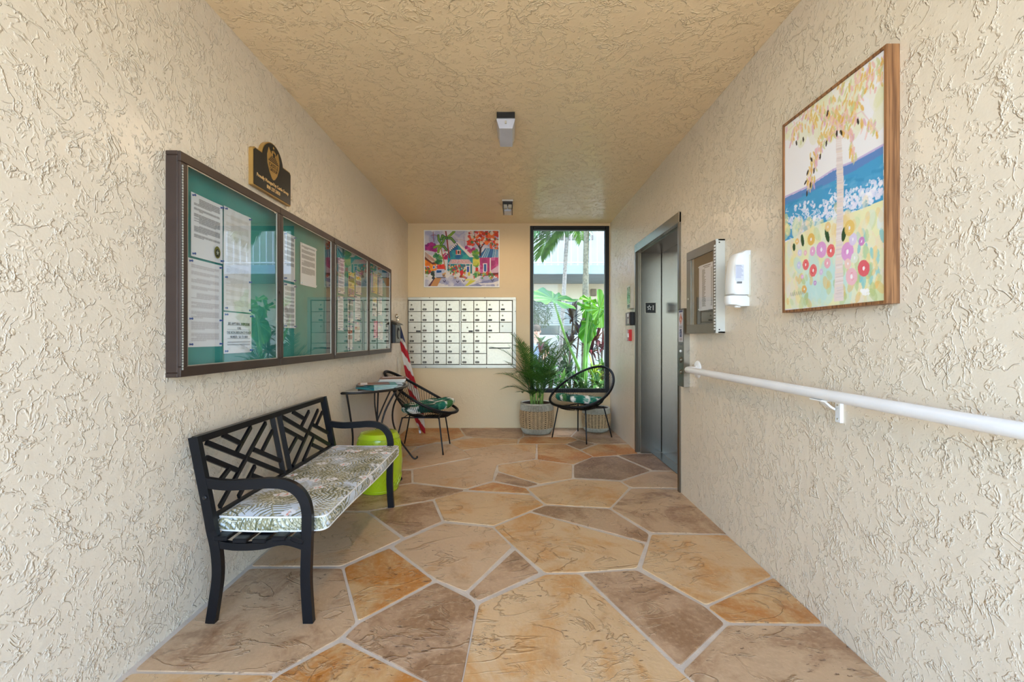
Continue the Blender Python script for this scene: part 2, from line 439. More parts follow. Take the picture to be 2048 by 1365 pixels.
def stone_material(kind):
    kind = 'gold' if kind == 'gold_big' else kind
    key = 'stone_'+kind
    if key not in SM: SM[key] = stonemat(key, *STONE_TONES[kind], k=.82)
    return SM[key]

def clip_poly(P, x0, x1, y0, y1):
    for ax, lim, sgn in ((0, x0, 1), (0, x1, -1), (1, y0, 1), (1, y1, -1)):
        out = []
        for i in range(len(P)):
            a, b = P[i-1], P[i]
            da, db = sgn*(a[ax]-lim), sgn*(b[ax]-lim)
            if (da >= 0) != (db >= 0):
                t = da/(da-db); out.append((a[0]+(b[0]-a[0])*t, a[1]+(b[1]-a[1])*t))
            if db >= 0: out.append(b)
        P = out
        if not P: return P
    return P
def inset(P, d):
    n = len(P); A = sum(P[i-1][0]*P[i][1]-P[i][0]*P[i-1][1] for i in range(n))
    if A < 0: P = P[::-1]
    out = []
    for i in range(n):
        p0, p1, p2 = Vector(P[i-1]), Vector(P[i]), Vector(P[(i+1) % n])
        e1 = (p1-p0).normalized(); e2 = (p2-p1).normalized()
        n1 = Vector((-e1.y, e1.x)); n2 = Vector((-e2.y, e2.x))
        k = 1+n1.dot(n2); k = max(k, 0.35)
        q = p1+(n1+n2)*d/k; out.append((q.x, q.y))
    return out
def round_poly(P, r, seg=3, wob=0.0):
    out = []; n = len(P)
    for i in range(n):
        p0, p1, p2 = Vector(P[i-1]), Vector(P[i]), Vector(P[(i+1) % n])
        a = (p0-p1); b = (p2-p1); rr = min(r, a.length*0.4, b.length*0.4)
        A = p1+a.normalized()*rr; B = p1+b.normalized()*rr
        for k in range(seg+1):
            t = k/seg; q = A*(1-t)**2+p1*2*t*(1-t)+B*t*t; out.append((q.x, q.y))
        if wob > 0:                                   # hand-cut edges are never quite straight
            L = (p2-p1).length; m = int(L/0.14)
            nrm = Vector((-(p2-p1).y, (p2-p1).x)).normalized()
            A2 = B; B2 = p2+(p1-p2).normalized()*min(r, L*0.4)
            for k in range(1, m):
                t = k/m; q = A2.lerp(B2, t); s = mnoise.noise(Vector((q.x*2.3, q.y*2.3, 4.0)))*wob
                q = q+nrm*s; out.append((q.x, q.y))
    return out
for kind, px in STONES:
    P = [floor_pt(x, min(y, 1470)) for x, y in px]
    P = clip_poly(P, XL, EX+0.02, Y0, YB)
    if len(P) < 3: continue
    xs = [p[0] for p in P]; ys = [p[1] for p in P]
    if max(ys) < EY0 or min(ys) > EY1: P = clip_poly(P, XL, XR, Y0, YB)
    P = inset(P, 0.0015)
    T = round_poly(P, 0.018, 3, 0.006); Tin = inset(T, 0.0022) if len(T) < 60 else T
    n = len(T); mb = MB(); zt = 0.0005+random.random()*0.0008
    mb.v = [(x, y, -0.006) for x, y in T]+[(x, y, zt-0.0028) for x, y in T]+[(x, y, zt) for x, y in Tin]
    mb.f = [tuple(range(2*n, 3*n))]
    for L in (0, n):
        mb.f += [(L+i, L+(i+1) % n, L+n+(i+1) % n, L+n+i) for i in range(n)]
    obj('stone', mb, stone_material(kind), fl)
# stones between the frame's lower edge and the entrance
for x0, x1, y0, y1, k in ((-1.38,-0.55,0.36,0.9,'tan'),(-0.53,0.35,0.36,0.8,'gold'),(0.37,1.3,0.36,0.85,'brown'),(-1.38,-0.7,0.92,1.24,'brown'),
                          (-0.68,0.1,0.92,1.23,'tan'),(0.12,0.75,0.88,1.24,'orange'),(0.77,1.3,0.88,1.26,'gold'),
                          (-1.38,-0.35,-0.54,0.34,'gold'),(-0.33,0.5,-0.54,0.34,'brown'),(0.52,1.3,-0.54,0.34,'tan'),(-1.38,-0.1,-0.74,-0.56,'brown'),(-0.08,1.3,-0.74,-0.56,'gold')):
    P = round_poly([(x0,y0),(x1,y0+0.01),(x1-0.01,y1),(x0+0.01,y1-0.01)], 0.02, 3)
    mb = MB().prism(P, 0.007, Matrix.Translation((0,0,-0.006))); obj('stone', mb, stone_material(k), fl)

# ------------------------------------------------------------------ flat print: text and painted rasters
def frame(o, ex, ey, ez):
    M = Matrix.Identity(4)
    for i, e in enumerate((ex, ey, ez)):
        for r in range(3): M[r][i] = e[r]
    for r in range(3): M[r][3] = o[r]
    return M
def LEFT(x, y, z): return frame((x, y, z), (0,1,0), (0,0,1), (1,0,0))      # reads along +Y, faces +X
def RIGHT(x, y, z): return frame((x, y, z), (0,-1,0), (0,0,1), (-1,0,0))   # reads along -Y, faces -X
def BACK(x, y, z): return frame((x, y, z), (1,0,0), (0,0,1), (0,-1,0))     # faces the camera
def text(name, body, size, M, mat, parent, align='CENTER', ext=0.0004, sx=1.0, bold=0.0):
    c = bpy.data.curves.new(name, 'FONT'); c.body = body; c.size = size; c.extrude = ext; c.align_x = align; c.offset = bold
    c.resolution_u = 2
    t = bpy.data.objects.new(name, c); COL.objects.link(t)
    bpy.context.view_layer.update()
    me = bpy.data.meshes.new_from_object(t.evaluated_get(bpy.context.evaluated_depsgraph_get()))
    bpy.data.objects.remove(t); bpy.data.curves.remove(c)
    if sx != 1: me.transform(Matrix.Diagonal((sx, 1, 1, 1)))
    me.transform(M); me.name = name
    return obj(name, me, mat, parent)

class Raster:
    """a small painted surface; coordinates go through fn to (u, v) in 0..1 with v up"""
    def __init__(s, w, h, bg, fn=None):
        s.w, s.h = w, h; s.a = np.empty((h, w, 3)); s.a[:] = np.array(bg)/255.0; s.fn = fn or (lambda x, y: (x, y))
        s.asp = 1.0
        s.U, s.V = np.meshgrid((np.arange(w)+0.5)/w, (np.arange(h)+0.5)/h)
    def P(s, pts): return [s.fn(x, y) for x, y in pts]
    def put(s, mask, col, al=1.0):
        m = mask*al; s.a = s.a*(1-m[..., None])+np.array(col)/255.0*m[..., None]
    def sub(s, u0, u1, v0, v1):
        i0 = max(0, int(u0*s.w)-1); i1 = min(s.w, int(u1*s.w)+2); j0 = max(0, int(v0*s.h)-1); j1 = min(s.h, int(v1*s.h)+2)
        return i0, i1, j0, j1
    def blend(s, box, m, col, al):
        i0, i1, j0, j1 = box; m = (m*al)[..., None]
        s.a[j0:j1, i0:i1] = s.a[j0:j1, i0:i1]*(1-m)+np.array(col)/255.0*m
    def poly(s, pts, col, al=1.0, raw=False):
        Q = pts if raw else s.P(pts)
        us = [q[0] for q in Q]; vs = [q[1] for q in Q]; b = s.sub(min(us), max(us), min(vs), max(vs))
        if b[0] >= b[1] or b[2] >= b[3]: return
        U = s.U[b[2]:b[3], b[0]:b[1]]; V = s.V[b[2]:b[3], b[0]:b[1]]; ins = np.zeros(U.shape, bool)
        for k in range(len(Q)):
            (x0, y0), (x1, y1) = Q[k-1], Q[k]
            if y0 == y1: continue
            c = ((y0 > V) != (y1 > V)) & (U < (x1-x0)*(V-y0)/(y1-y0)+x0); ins ^= c
        s.blend(b, ins.astype(float), col, al)
    def ell(s, x, y, rx, ry, col, al=1.0, rot=0.0):
        """radii in u units; y radius scaled by aspect"""
        u, v = s.fn(x, y); R = max(rx, ry)*1.1; b = s.sub(u-R, u+R, v-R/s.asp, v+R/s.asp)
        if b[0] >= b[1] or b[2] >= b[3]: return
        dU = s.U[b[2]:b[3], b[0]:b[1]]-u; dV = (s.V[b[2]:b[3], b[0]:b[1]]-v)*s.asp
        c, q = math.cos(rot), math.sin(rot)
        d = ((dU*c+dV*q)/rx)**2+((-dU*q+dV*c)/ry)**2
        s.blend(b, (d < 1).astype(float), col, al)
    def line(s, pts, wd, col, al=1.0, taper=False):
        Q = s.P(pts)
        n = len(Q)-1
        for k in range(n):
            (x0, y0), (x1, y1) = Q[k], Q[k+1]; W = wd
            if taper: W = wd*(1-0.75*abs((k+0.5)/n*2-1)) if n > 2 else wd
            b = s.sub(min(x0, x1)-W, max(x0, x1)+W, min(y0, y1)-W/s.asp, max(y0, y1)+W/s.asp)
            if b[0] >= b[1] or b[2] >= b[3]: continue
            U = s.U[b[2]:b[3], b[0]:b[1]]; V = s.V[b[2]:b[3], b[0]:b[1]]*s.asp
            dx, dy = x1-x0, (y1-y0)*s.asp; L = dx*dx+dy*dy+1e-12
            t = np.clip(((U-x0)*dx+(V-y0*s.asp)*dy)/L, 0, 1)
            d = np.hypot(U-x0-t*dx, V-y0*s.asp-t*dy)
            s.blend(b, np.clip((W/2-d)*s.w+0.5, 0, 1), col, al)
    def sample(s, u, v):
        i = np.clip((np.asarray(u)*s.w).astype(int), 0, s.w-1); j = np.clip((np.asarray(v)*s.h).astype(int), 0, s.h-1)
        return s.a[j, i]
def setcol(me, cols):
    """cols: n x 3 sRGB per vertex"""
    at = me.color_attributes.new('Col', 'FLOAT_COLOR', 'POINT')
    c = np.ones((len(cols), 4), np.float32); c[:, :3] = s2l(np.clip(cols, 0, 1)); at.data.foreach_set('color', c.ravel())
def printed(name, R, M, W, H, mat, parent=None, warp=None, nx=None, ny=None, thick=0.0, **k):
    """a sheet W x H whose vertices carry the raster's colours, local origin lower left"""
    nx = nx or R.w; ny = ny or R.h
    u = np.linspace(0, 1, nx); v = np.linspace(0, 1, ny); U, V = np.meshgrid(u, v)
    Z = np.zeros_like(U) if warp is None else warp(U, V)
    X = U*W; Y = V*H
    P = np.stack([X, Y, Z], -1).reshape(-1, 3)
    Mn = np.array(M)[:3]; P = P@Mn[:, :3].T+Mn[:, 3]
    idx = np.arange(nx*ny).reshape(ny, nx)
    q = np.stack([idx[:-1, :-1], idx[:-1, 1:], idx[1:, 1:], idx[1:, :-1]], -1).reshape(-1, 4)
    cols = R.sample(U*0.99999, V*0.99999).reshape(-1, 3)
    n0 = len(P)
    if thick > 0:                                            # a back so the sheet is a solid
        nrm = Mn[:, 2]; ring = np.concatenate([idx[0, :], idx[1:, -1], idx[-1, -2::-1], idx[-2:0:-1, 0]])
        Pb = P[ring]-nrm*thick; P = np.concatenate([P, Pb]); cols = np.concatenate([cols, cols[ring]])
        m = len(ring); q2 = [(int(ring[i]), int(n0+i), int(n0+(i+1) % m), int(ring[(i+1) % m])) for i in range(m)]
    me = bpy.data.meshes.new(name); F_ = q.tolist()
    if thick > 0: F_ += q2; F_.append(tuple(range(n0+m-1, n0-1, -1)))
    me.from_pydata(P.tolist(), [], F_); me.update()
    me.polygons.foreach_set('use_smooth', [warp is not None]*len(me.polygons))
    setcol(me, cols)
    return obj(name, me, mat, parent, **k)

# ------------------------------------------------------------------ notice boards on the left wall
XF = -1.327; ZB0, ZB1 = 1.040, 1.952
def board(y0, y1, name, label, split, hinge_first):
    t = thing(name, label, 'notice board', (XL, (y0+y1)/2, ZB0))
    c = MB(); d = 0.018
    c.box(XL-0.001, XF-0.012, y0, y1, ZB1-d, ZB1, bev=0.003); c.box(XL-0.001, XF-0.012, y0, y1, ZB0, ZB0+d, bev=0.003)
    c.box(XL-0.001, XF-0.012, y0, y0+d, ZB0+d, ZB1-d, bev=0.003); c.box(XL-0.001, XF-0.012, y1-d, y1, ZB0+d, ZB1-d, bev=0.003)
    obj('case', c, M_bronze, t)
    obj('backing_panel', MB().box(XL, XL+0.009, y0+d, y1-d, ZB0+d, ZB1-d), M_teal, t)
    spans = ((y0+0.001, split-0.001), (split+0.001, y1-0.001))
    for k, (a, b) in enumerate(spans):
        fw = 0.043
        m = MB()
        m.box(XF-0.014, XF, a, b, ZB1-fw, ZB1-0.001, bev=0.003); m.box(XF-0.014, XF, a, b, ZB0+0.001, ZB0+fw, bev=0.003)
        m.box(XF-0.014, XF, a, a+fw-(0.012 if k else 0), ZB0+fw, ZB1-fw, bev=0.003)
        m.box(XF-0.014, XF, b-fw+(0 if k else 0.012), b, ZB0+fw, ZB1-fw, bev=0.003)
        dr = obj('door', m, M_bronze, t)
        ga, gb = a+fw-(0.012 if k else 0), b-fw+(0 if k else 0.012)
        tr = MB(); e = 0.004
        for q in ((ga, gb, ZB1-fw-e, ZB1-fw), (ga, gb, ZB0+fw, ZB0+fw+e)): tr.box(XF-0.009, XF-0.003, *q)
        for q in ((ga, ga+e, ZB0+fw+e, ZB1-fw-e), (gb-e, gb, ZB0+fw+e, ZB1-fw-e)): tr.box(XF-0.009, XF-0.003, *q)
        obj('glazing_trim', tr, M_alu2, dr)
        obj('glass_pane', MB().add([(XF-0.006, ga, ZB0+fw), (XF-0.006, gb, ZB0+fw), (XF-0.006, gb, ZB1-fw), (XF-0.006, ga, ZB1-fw)], [(0,1,2,3)]), M_glass, dr)
    h = MB(); zz = ZB0+0.03
    while zz < ZB1-0.06:
        h.tube([(XF+0.001, y0+0.012, zz), (XF+0.001, y0+0.012, zz+0.0085)], 0.0036, 6); zz += 0.0112
    obj('piano_hinge', h, M_alu2, t, label='bright knuckled hinge strip', kind='stuff')
    for yy in (split-0.012,):
        obj('lock', MB().tube([(XF-0.001, yy, 1.46), (XF+0.006, yy, 1.46)], 0.008, 12), M_bronze, t)
    return t
board(1.820, 3.395, 'notice_board', 'bronze framed glazed notice board with teal backing nearest the entrance, above the bench', 2.611, True)
board(3.402, 5.010, 'notice_board', 'bronze framed glazed notice board farther along the left wall, full of small flyers', 4.222, True)

def pins(par, pts, mat=None):
    for (y, z) in pts:
        m = MB(); x = PX
        m.lathe([(0.0035, 0), (0.0052, 0.0015), (0.0028, 0.004), (0.0028, 0.009), (0.005, 0.011), (0.005, 0.013)], (0,0,0), 8, frame((x+0.0003, y, z), (0,1,0), (0,0,1), (1,0,0)))
        obj('push_pin', m, mat or M_pin, par)
PX = XL+0.0145
def sheet(x1, x2, yt, yb, label, kind='letter', cat='notice', group=None, pincol=None, cols=None, pinset='4', curl=0.004, seal=False):
    """x1,x2 left and right photo columns; yt,yb top and bottom at the left edge"""
    X = PX; ya, z1 = left_pt(x1, yt, X); _, z0 = left_pt(x1, yb, X); yb2, _ = left_pt(x2, 600, X)
    W, H = yb2-ya, z1-z0
    R = Raster(72, max(24, int(72*H/W)), (228, 228, 232)); r = random.Random(x1*7+yt)
    R.asp = H/W
    if kind in ('letter', 'faint', 'wrinkled', 'list'):
        ink = {'letter': (88, 88, 96), 'faint': (172, 166, 172), 'wrinkled': (196, 192, 188), 'list': (110, 108, 110)}[kind]
        v = 0.93
        while v > (0.3 if kind == 'letter' else 0.06):
            para = r.randint(3, 8)
            for q in range(para):
                u = 0.1 if r.random() < .8 else 0.25; ue = 0.9 if q < para-1 else r.uniform(0.35, 0.8)
                while u < ue:                                   # words with gaps, too small to read
                    e = min(ue, u+r.uniform(0.04, 0.12)); R.line([(u, v), (e, v)], 0.014, ink, 0.75); u = e+0.02
                v -= 0.021/max(H/W, 0.7)*1.1
                if v < 0.06: break
            v -= 0.035
        if kind == 'wrinkled':
            R.a[:] = R.a*0.98
    elif kind == 'plain': pass
    else:                                                       # coloured flyer: blocks of colour, pictures, lines
        base = cols[0]; R.a[:] = np.array(base)/255.0; v = 1.0
        for c in cols[1:]:
            hgt = r.uniform(0.12, 0.3); R.poly([(0.06, v-hgt), (0.94, v-hgt), (0.94, v-0.02), (0.06, v-0.02)], c)
            for q in range(5):
                R.ell(r.uniform(.15, .85), v-hgt*r.uniform(.2, .8), r.uniform(.04, .14), r.uniform(.03, .09), [min(255, max(0, x+r.randint(-70, 70))) for x in c], .8)
            v -= hgt+0.03
        while v > 0.1:
            R.line([(0.12, v), (r.uniform(.5, .88), v)], 0.015, (120, 118, 118), .6); v -= 0.035
    wv = r.uniform(0, 6)
    def warp(U, V): return curl*(np.sin(U*5+wv)*0.3+0.35+0.5*(V-0.5)**2*np.cos(U*3+wv))+(0.0006*np.sin(U*23+np.sin(V*9)*2)*(kind == 'wrinkled'))
    o = printed('notice_sheet', R, LEFT(X-0.0005, ya, z0), W, H, M_print, warp=warp)
    tag(o, label, cat, group); ORG[o.name] = Vector((0,0,0))
    e = 0.012
    if pinset == '4': pts = [(ya+e, z1-e), (ya+W-e, z1-e), (ya+e, z0+e), (ya+W-e, z0+e)]
    elif pinset == '6': pts = [(ya+e, z1-e), (ya+W-e, z1-e), (ya+e, z0+e), (ya+W-e, z0+e), (ya+e, z0+H*.32), (ya+W-e, z0+H*.32)]
    else: pts = [(ya+W/2, z1-e)]
    if curl < 0.01: pins(o, pts, pincol)
    return o, ya, z0, W, H
A_, ya, z0, W, H = sheet(381, 445, 383, 512, 'typed letter with a round olive seal at its lower right corner, pinned top left')
bd = MB()
for (q, r0, cz) in ((0, .030, 0),):
    bd.add([(PX+0.004, ya+W*.80+0.021*math.cos(t), z0+H*.17+0.028*math.sin(t)) for t in [k*PI/12 for k in range(24)]], [tuple(range(24))])
obj('round_seal', bd, pm('seal_olive', (112, 108, 40), 0.6), A_, label='olive and black oval seal')
bd = MB().add([(PX+0.0046, ya+W*.80+0.015*math.cos(t), z0+H*.16+0.019*math.sin(t)) for t in [k*PI/12 for k in range(24)]], [tuple(range(24))])
obj('seal_centre', bd, pm('seal_dark', (44, 46, 34), 0.6), A_)
st = []
for k in range(10):
    rr = 0.012 if k % 2 == 0 else 0.005; t = PI/2+k*PI/5; st.append((ya+W*.80+rr*math.cos(t), z0+H*.16+rr*1.2*math.sin(t)))
obj('seal_star', MB().add([(PX+0.0052, y, z) for y, z in st], [tuple(range(10))]), pm('seal_pale', (170, 172, 150), 0.6), A_)
sheet(375, 443, 515, 695, 'long sheet of faint red-brown print with six blue pins, below the sealed letter', 'faint', pinset='6')
sheet(446, 501, 411, 621, 'tall crinkled sheet in a clear sleeve, topmost of the second column of the first pane', 'wrinkled', pinset='6', curl=0.006)
D_, ya, z0, W, H = sheet(447, 503, 624, 708, 'white sheet with large underlined capitals about calling the police', 'plain')
M_ink = pm('ink', (70, 72, 80), 0.7)
for k, (ln, sc_) in enumerate((('SEE ANYTHING SUSPICIOUS', .0165), ('CALL', .0165), ('THE NON-EMERGENCY POLICE', .0165), ('NUMBER:  561 731 8800', .0165))):
    text('lettering', ln, sc_*1.0, LEFT(PX+0.0058, ya+W*.5, z0+H*(.70-.108*k)), M_ink, D_, sx=.86, bold=0.0002)
u_ = MB()
for f_ in (.685, .577, .469, .361, .28, .265, .215, .20):
    u_.box(PX+0.004, PX+0.0054, ya+W*.1, ya+W*.9, z0+H*f_, z0+H*f_+0.0012)
obj('ruled_lines', u_, M_ink, D_)
sheet(567, 590, 463, 560, 'typed page partly behind the frame, upper left of the second pane', 'letter')
sheet(567, 590.5, 565, 656, 'typed page directly below another at the left of the second pane', 'list')
sheet(600.5, 631, 484, 569, 'single typed letter with white pins in the middle of the second pane', 'letter', pincol=M_white, curl=0.008)
Y_ = (214, 190, 40); PU = (120, 96, 140); GY = (110, 112, 112)
FL = 'small flyers in the far notice board'
sheet(676, 688.5, 514.5, 586, 'white notice with grey print, top left of the third pane', 'list', group=FL)
sheet(675.5, 687, 591, 661, 'white notice with a list of rows, lower left of the third pane', 'list', group=FL)
sheet(696, 709, 542, 592.5, 'flyer with yellow bands over a dark and mauve picture', 'flyer', group=FL, cols=[(206,196,150), Y_, (72,68,60), Y_, PU, (150,120,130)])
sheet(711, 722, 541, 588, 'white flyer with blue picture, thin yellow band and brown picture', 'flyer', group=FL, cols=[(214,210,205), (110,120,150), Y_, (120,84,60)])
sheet(695, 706.6, 596, 646, 'white flyer with dark picture at the top, second row of the third pane', 'flyer', group=FL, cols=[(216,216,210), (90,92,88), (70,110,90), (120,130,150)])
sheet(710, 721, 591, 639, 'plain white typed flyer, second row right of the third pane', 'list', group=FL)
sheet(695, 705, 650, 700, 'flyer with red and brown portrait at its foot, bottom row of the third pane', 'flyer', group=FL, cols=[(214,210,206), (190,186,180), (170,90,60), (140,100,80)])
sheet(709, 720, 643.5, 683, 'white flyer with small orange and green pictures, bottom row of the third pane', 'flyer', group=FL, cols=[(220,218,214), (196,196,190), (180,120,90)])
sheet(742.5, 745, 540, 585, 'narrow visible strip of a mauve flyer beside the last pane frame', 'flyer', group=FL, cols=[(190,180,196), (120,100,150)])
sheet(746, 755, 545, 586, 'yellow flyer at the top of the last pane', 'flyer', group=FL, cols=[(226,206,96), (190,150,40), (228,200,50), (224,196,40)])
sheet(756.5, 765, 549, 590, 'white and pale blue flyer at top right of the last pane', 'flyer', group=FL, cols=[(216,216,214), (170,180,196)])
sheet(745, 754, 594, 632, 'white flyer with yellow cross and grey picture in the last pane', 'flyer', group=FL, cols=[(218,216,208), (214,200,120), (110,120,112)])
sheet(756, 764, 594, 630, 'white flyer with one dark picture in the last pane', 'flyer', group=FL, cols=[(218,218,214), (196,196,194), (110,112,116)])
sheet(748, 755, 642, 676, 'bright pink slip near the bottom of the last pane', 'flyer', group=FL, cols=[(238,110,150), (232,90,136)])
sheet(756, 765.5, 643.5, 680, 'pale flyer with a pink figure, bottom right of the last pane', 'flyer', group=FL, cols=[(216,210,206), (200,170,170), (190,192,186)])

# ------------------------------------------------------------------ plaque over the notice board
M_gold_p = pm('plaque_gold', (176, 138, 74), 0.4, 0.3, 0.06)
M_pblack = pm('plaque_black', (16, 16, 16), 0.35)
t = thing('plaque', 'black and gold arched plaque mounted above the first notice board', 'sign', (XL, 2.60, 2.0))
def plaque_outline(off):
    a, b, z0, z1, c, r, rc = 2.395, 2.803, 2.008, 2.214, 2.594, 0.117, 0.02
    P = [(a+off, z0+off), (b-off, z0+off), (b-off, z1-off)]
    P2 = round_poly(P+[(c+r-off, z1-off)], 0.018, 3)
    pts = []
    pts += [(a+off+0.004, z0+off), (b-off-0.004, z0+off), (b-off, z0+off+0.004), (b-off, z1-off-0.012), (b-off-0.012, z1-off)]
    rr = r-off; zc = 2.190
    a0 = math.asin(min(1, (z1-off-zc)/rr))
    for k in range(17):
        th = a0+(PI-2*a0)*k/16; pts.append((c+rr*math.cos(th), zc+rr*math.sin(th)))
    pts += [(a+off+0.012, z1-off), (a+off, z1-off-0.012), (a+off, z0+off+0.004)]
    return pts
PM = frame((XL-0.005, 0, 0), (0,1,0), (0,0,1), (1,0,0))
obj('gold_base', MB().prism(plaque_outline(0), 0.028, PM), M_gold_p, t)
PM2 = frame((XL+0.023, 0, 0), (0,1,0), (0,0,1), (1,0,0))
obj('black_face', MB().prism(plaque_outline(0.006), 0.003, PM2), M_pblack, t)
# shield-shaped emblem
sh = []
cy, zt, zb = 2.594, 2.272, 2.098
for k in range(13):
    q = k/12; sh.append((cy+0.062*math.sin(PI*(0.5+q*0.5))**0.8 if q < 1 else cy, zt-0.03-(zt-0.03-zb)*q))
sh_r = [(cy+0.05, zt-0.004), (cy+0.066, zt-0.05), (cy+0.062, zt-0.095), (cy+0.04, zt-0.14), (cy+0.015, zb+0.006), (cy, zb)]
sh_l = [(2*cy-y, z) for y, z in sh_r[::-1][1:]]
top = [(cy-0.03, zt-0.026), (cy-0.012, zt-0.036), (cy, zt-0.04), (cy+0.012, zt-0.036), (cy+0.03, zt-0.026)]
PM3 = frame((XL+0.026, 0, 0), (0,1,0), (0,0,1), (1,0,0))
em = obj('shield_emblem', MB().prism(sh_r+sh_l+top, 0.002, PM3), M_gold_p, t)
PM4 = frame((XL+0.028, 0, 0), (0,1,0), (0,0,1), (1,0,0))
m = MB()
for k in range(5):
    z = 2.196+k*0.0095; hw = 0.056-k*0.0095
    m.prism([(cy-hw, z), (cy+hw, z), (cy+hw-0.006, z+0.0052), (cy-hw+0.006, z+0.0052)], 0.001, PM4)
obj('castle_steps', m, M_pblack, t)
m = MB()
m.prism([(cy-0.016, 2.228), (cy+0.016, 2.228), (cy+0.022, 2.256), (cy+0.010, 2.262), (cy+0.007, 2.252), (cy, 2.268), (cy-0.007, 2.252), (cy-0.010, 2.262), (cy-0.022, 2.256)], 0.0016, PM4)
m.prism([(cy-0.006, 2.272), (cy+0.010, 2.279), (cy-0.006, 2.286)], 0.0016, PM4)
obj('castle_tower', m, M_gold_p, t)
m = MB().prism([(cy-0.009, 2.226), (cy+0.009, 2.226), (cy+0.012, 2.246), (cy, 2.251), (cy-0.012, 2.246)], 0.0022, PM4); obj('tower_gate', m, M_pblack, t)
text('lettering', 'CASTLE', 0.031, LEFT(XL+0.0285, cy, 2.166), M_pblack, t, sx=.95)
text('lettering', 'GROUP', 0.026, LEFT(XL+0.0285, cy, 2.143), M_pblack, t, sx=.95)
M_cream = pm('plaque_lettering', (226, 186, 124), 0.5)
text('lettering', 'Proudly Managed by Castle Group', 0.0265, LEFT(XL+0.0265, cy+0.004, 2.066), M_cream, t, sx=.93, bold=0.0003)
text('lettering', '800 337.5850', 0.0285, LEFT(XL+0.0265, cy+0.004, 2.033), M_cream, t, sx=.93, bold=0.0003)

# ------------------------------------------------------------------ painting on the right wall
t = thing('palm_painting', 'large walnut framed beach painting with palm tree and red flowers on the right wall', 'painting', (XR, 1.83, 1.316))
PY0, PY1, PZ0, PZ1, PXF = 1.533, 2.124, 1.316, 2.192, 1.262
m = MB(); fw = 0.011
m.box(PXF, XR+0.005, PY0, PY0+fw, PZ0, PZ1); obj('frame_bar', m, M_wood, t)
m = MB().box(PXF, XR+0.005, PY1-fw, PY1, PZ0, PZ1); obj('frame_bar', m, M_wood, t)
m = MB().box(PXF, XR+0.005, PY0+fw, PY1-fw, PZ1-fw, PZ1); obj('frame_bar', m, M_wood, t)
m = MB().box(PXF, XR+0.005, PY0+fw, PY1-fw, PZ0, PZ0+fw); obj('frame_bar', m, M_wood, t)
def pfn(cx, cy_):
    x = 1540+cx/2.353; y = 60+cy_/2.353; Z = 1.27*F/(x-1024); z = CAMZ+(676-y)/F*Z
    return ((PY1-Z)/(PY1-PY0), (z-PZ0)/(PZ1-PZ0))
R = Raster(250, 370, (238, 236, 238), pfn); R.asp = (PZ1-PZ0)/(PY1-PY0)
r = random.Random(5)
def daubs(n, x0, x1, y0, y1, cols, s0, s1, al=.8, ang=None, el=1.8):
    for _ in range(n):
        s = r.uniform(s0, s1); R.ell(r.uniform(x0, x1), r.uniform(y0, y1), s, s*el, r.choice(cols), al, r.uniform(-.7, .7) if ang is None else ang+r.uniform(-.3, .3))
# sky wash near the top, then sea
R.poly([(60,440),(545,85),(545,560),(60,790)], (240,238,238))
daubs(70, 60, 545, 100, 480, [(226,226,176),(232,228,190),(240,236,216),(222,224,168)], .03, .07, .35)
R.poly([(60,795),(170,745),(300,660),(400,620),(545,538),(545,830),(400,890),(250,940),(60,1000)], (70,158,204))
R.poly([(60,795),(170,745),(300,660),(400,618),(545,538),(545,575),(400,662),(300,710),(60,830)], (96,138,196))
for k in range(70): 
    x = r.uniform(70, 540); y = 990-(x-70)*0.42+r.uniform(-190, 10); R.line([(x, y), (x+r.uniform(15, 50), y-r.uniform(4, 16))], .02, r.choice([(58,150,204),(86,170,212),(104,160,206),(50,142,190),(110,182,216)]), .5)
R.line([(60,790),(170,740),(300,655),(400,614),(545,533)], .014, (190,170,214), .8)
# foam scribbles
for k in range(330):
    x = r.uniform(68, 545); yc = 930-(x-70)*0.40; y = yc+r.gauss(0, 34)
    if r.random() < .55: R.ell(x, y, r.uniform(.006, .022), r.uniform(.006, .02), r.choice([(238,232,246),(226,226,244),(248,246,250)]), .85, r.uniform(0, 3))
    else:
        a = r.uniform(0, 6.3); L = r.uniform(6, 20); R.line([(x, y), (x+L*math.cos(a), y+L*math.sin(a)), (x+L*math.cos(a+1), y+L*1.4*math.sin(a+1))], .006, (240,238,248), .9)
# beach and flower field
R.poly([(60,1010),(200,930),(300,895),(420,850),(545,800),(545,1290),(60,1325)], (236,234,186))
daubs(260, 62, 545, 900, 1300, [(238,228,160),(226,232,186),(236,236,206),(206,220,170),(240,222,190),(222,232,216),(236,226,214)], .015, .045, .6)
daubs(34, 130, 360, 1100, 1290, [(198,230,222),(206,234,228),(190,226,222)], .03, .06, .45)
daubs(30, 410, 545, 960, 1220, [(150,208,206),(132,200,206),(196,214,160),(240,214,150)], .012, .02, .75, 0.1, 2.6)
daubs(36, 70, 545, 1130, 1300, [(176,196,128),(196,208,140),(232,190,110)], .014, .03, .5)
daubs(20, 280, 545, 800, 960, [(240,226,190),(236,206,140),(232,236,240)], .02, .04, .5)
# palm trunk
R.poly([(314,490),(340,490),(352,700),(350,900),(348,1100),(352,1285),(304,1290),(312,1080),(318,880),(318,700)], (232,218,212))
for k in range(70):
    y = 510+k*11+r.uniform(-3, 3); R.line([(316+r.uniform(-4,4), y+3), (346+r.uniform(-4,4), y-3)], .006, r.choice([(206,190,186),(244,240,240),(214,204,206),(238,222,196)]), .6)
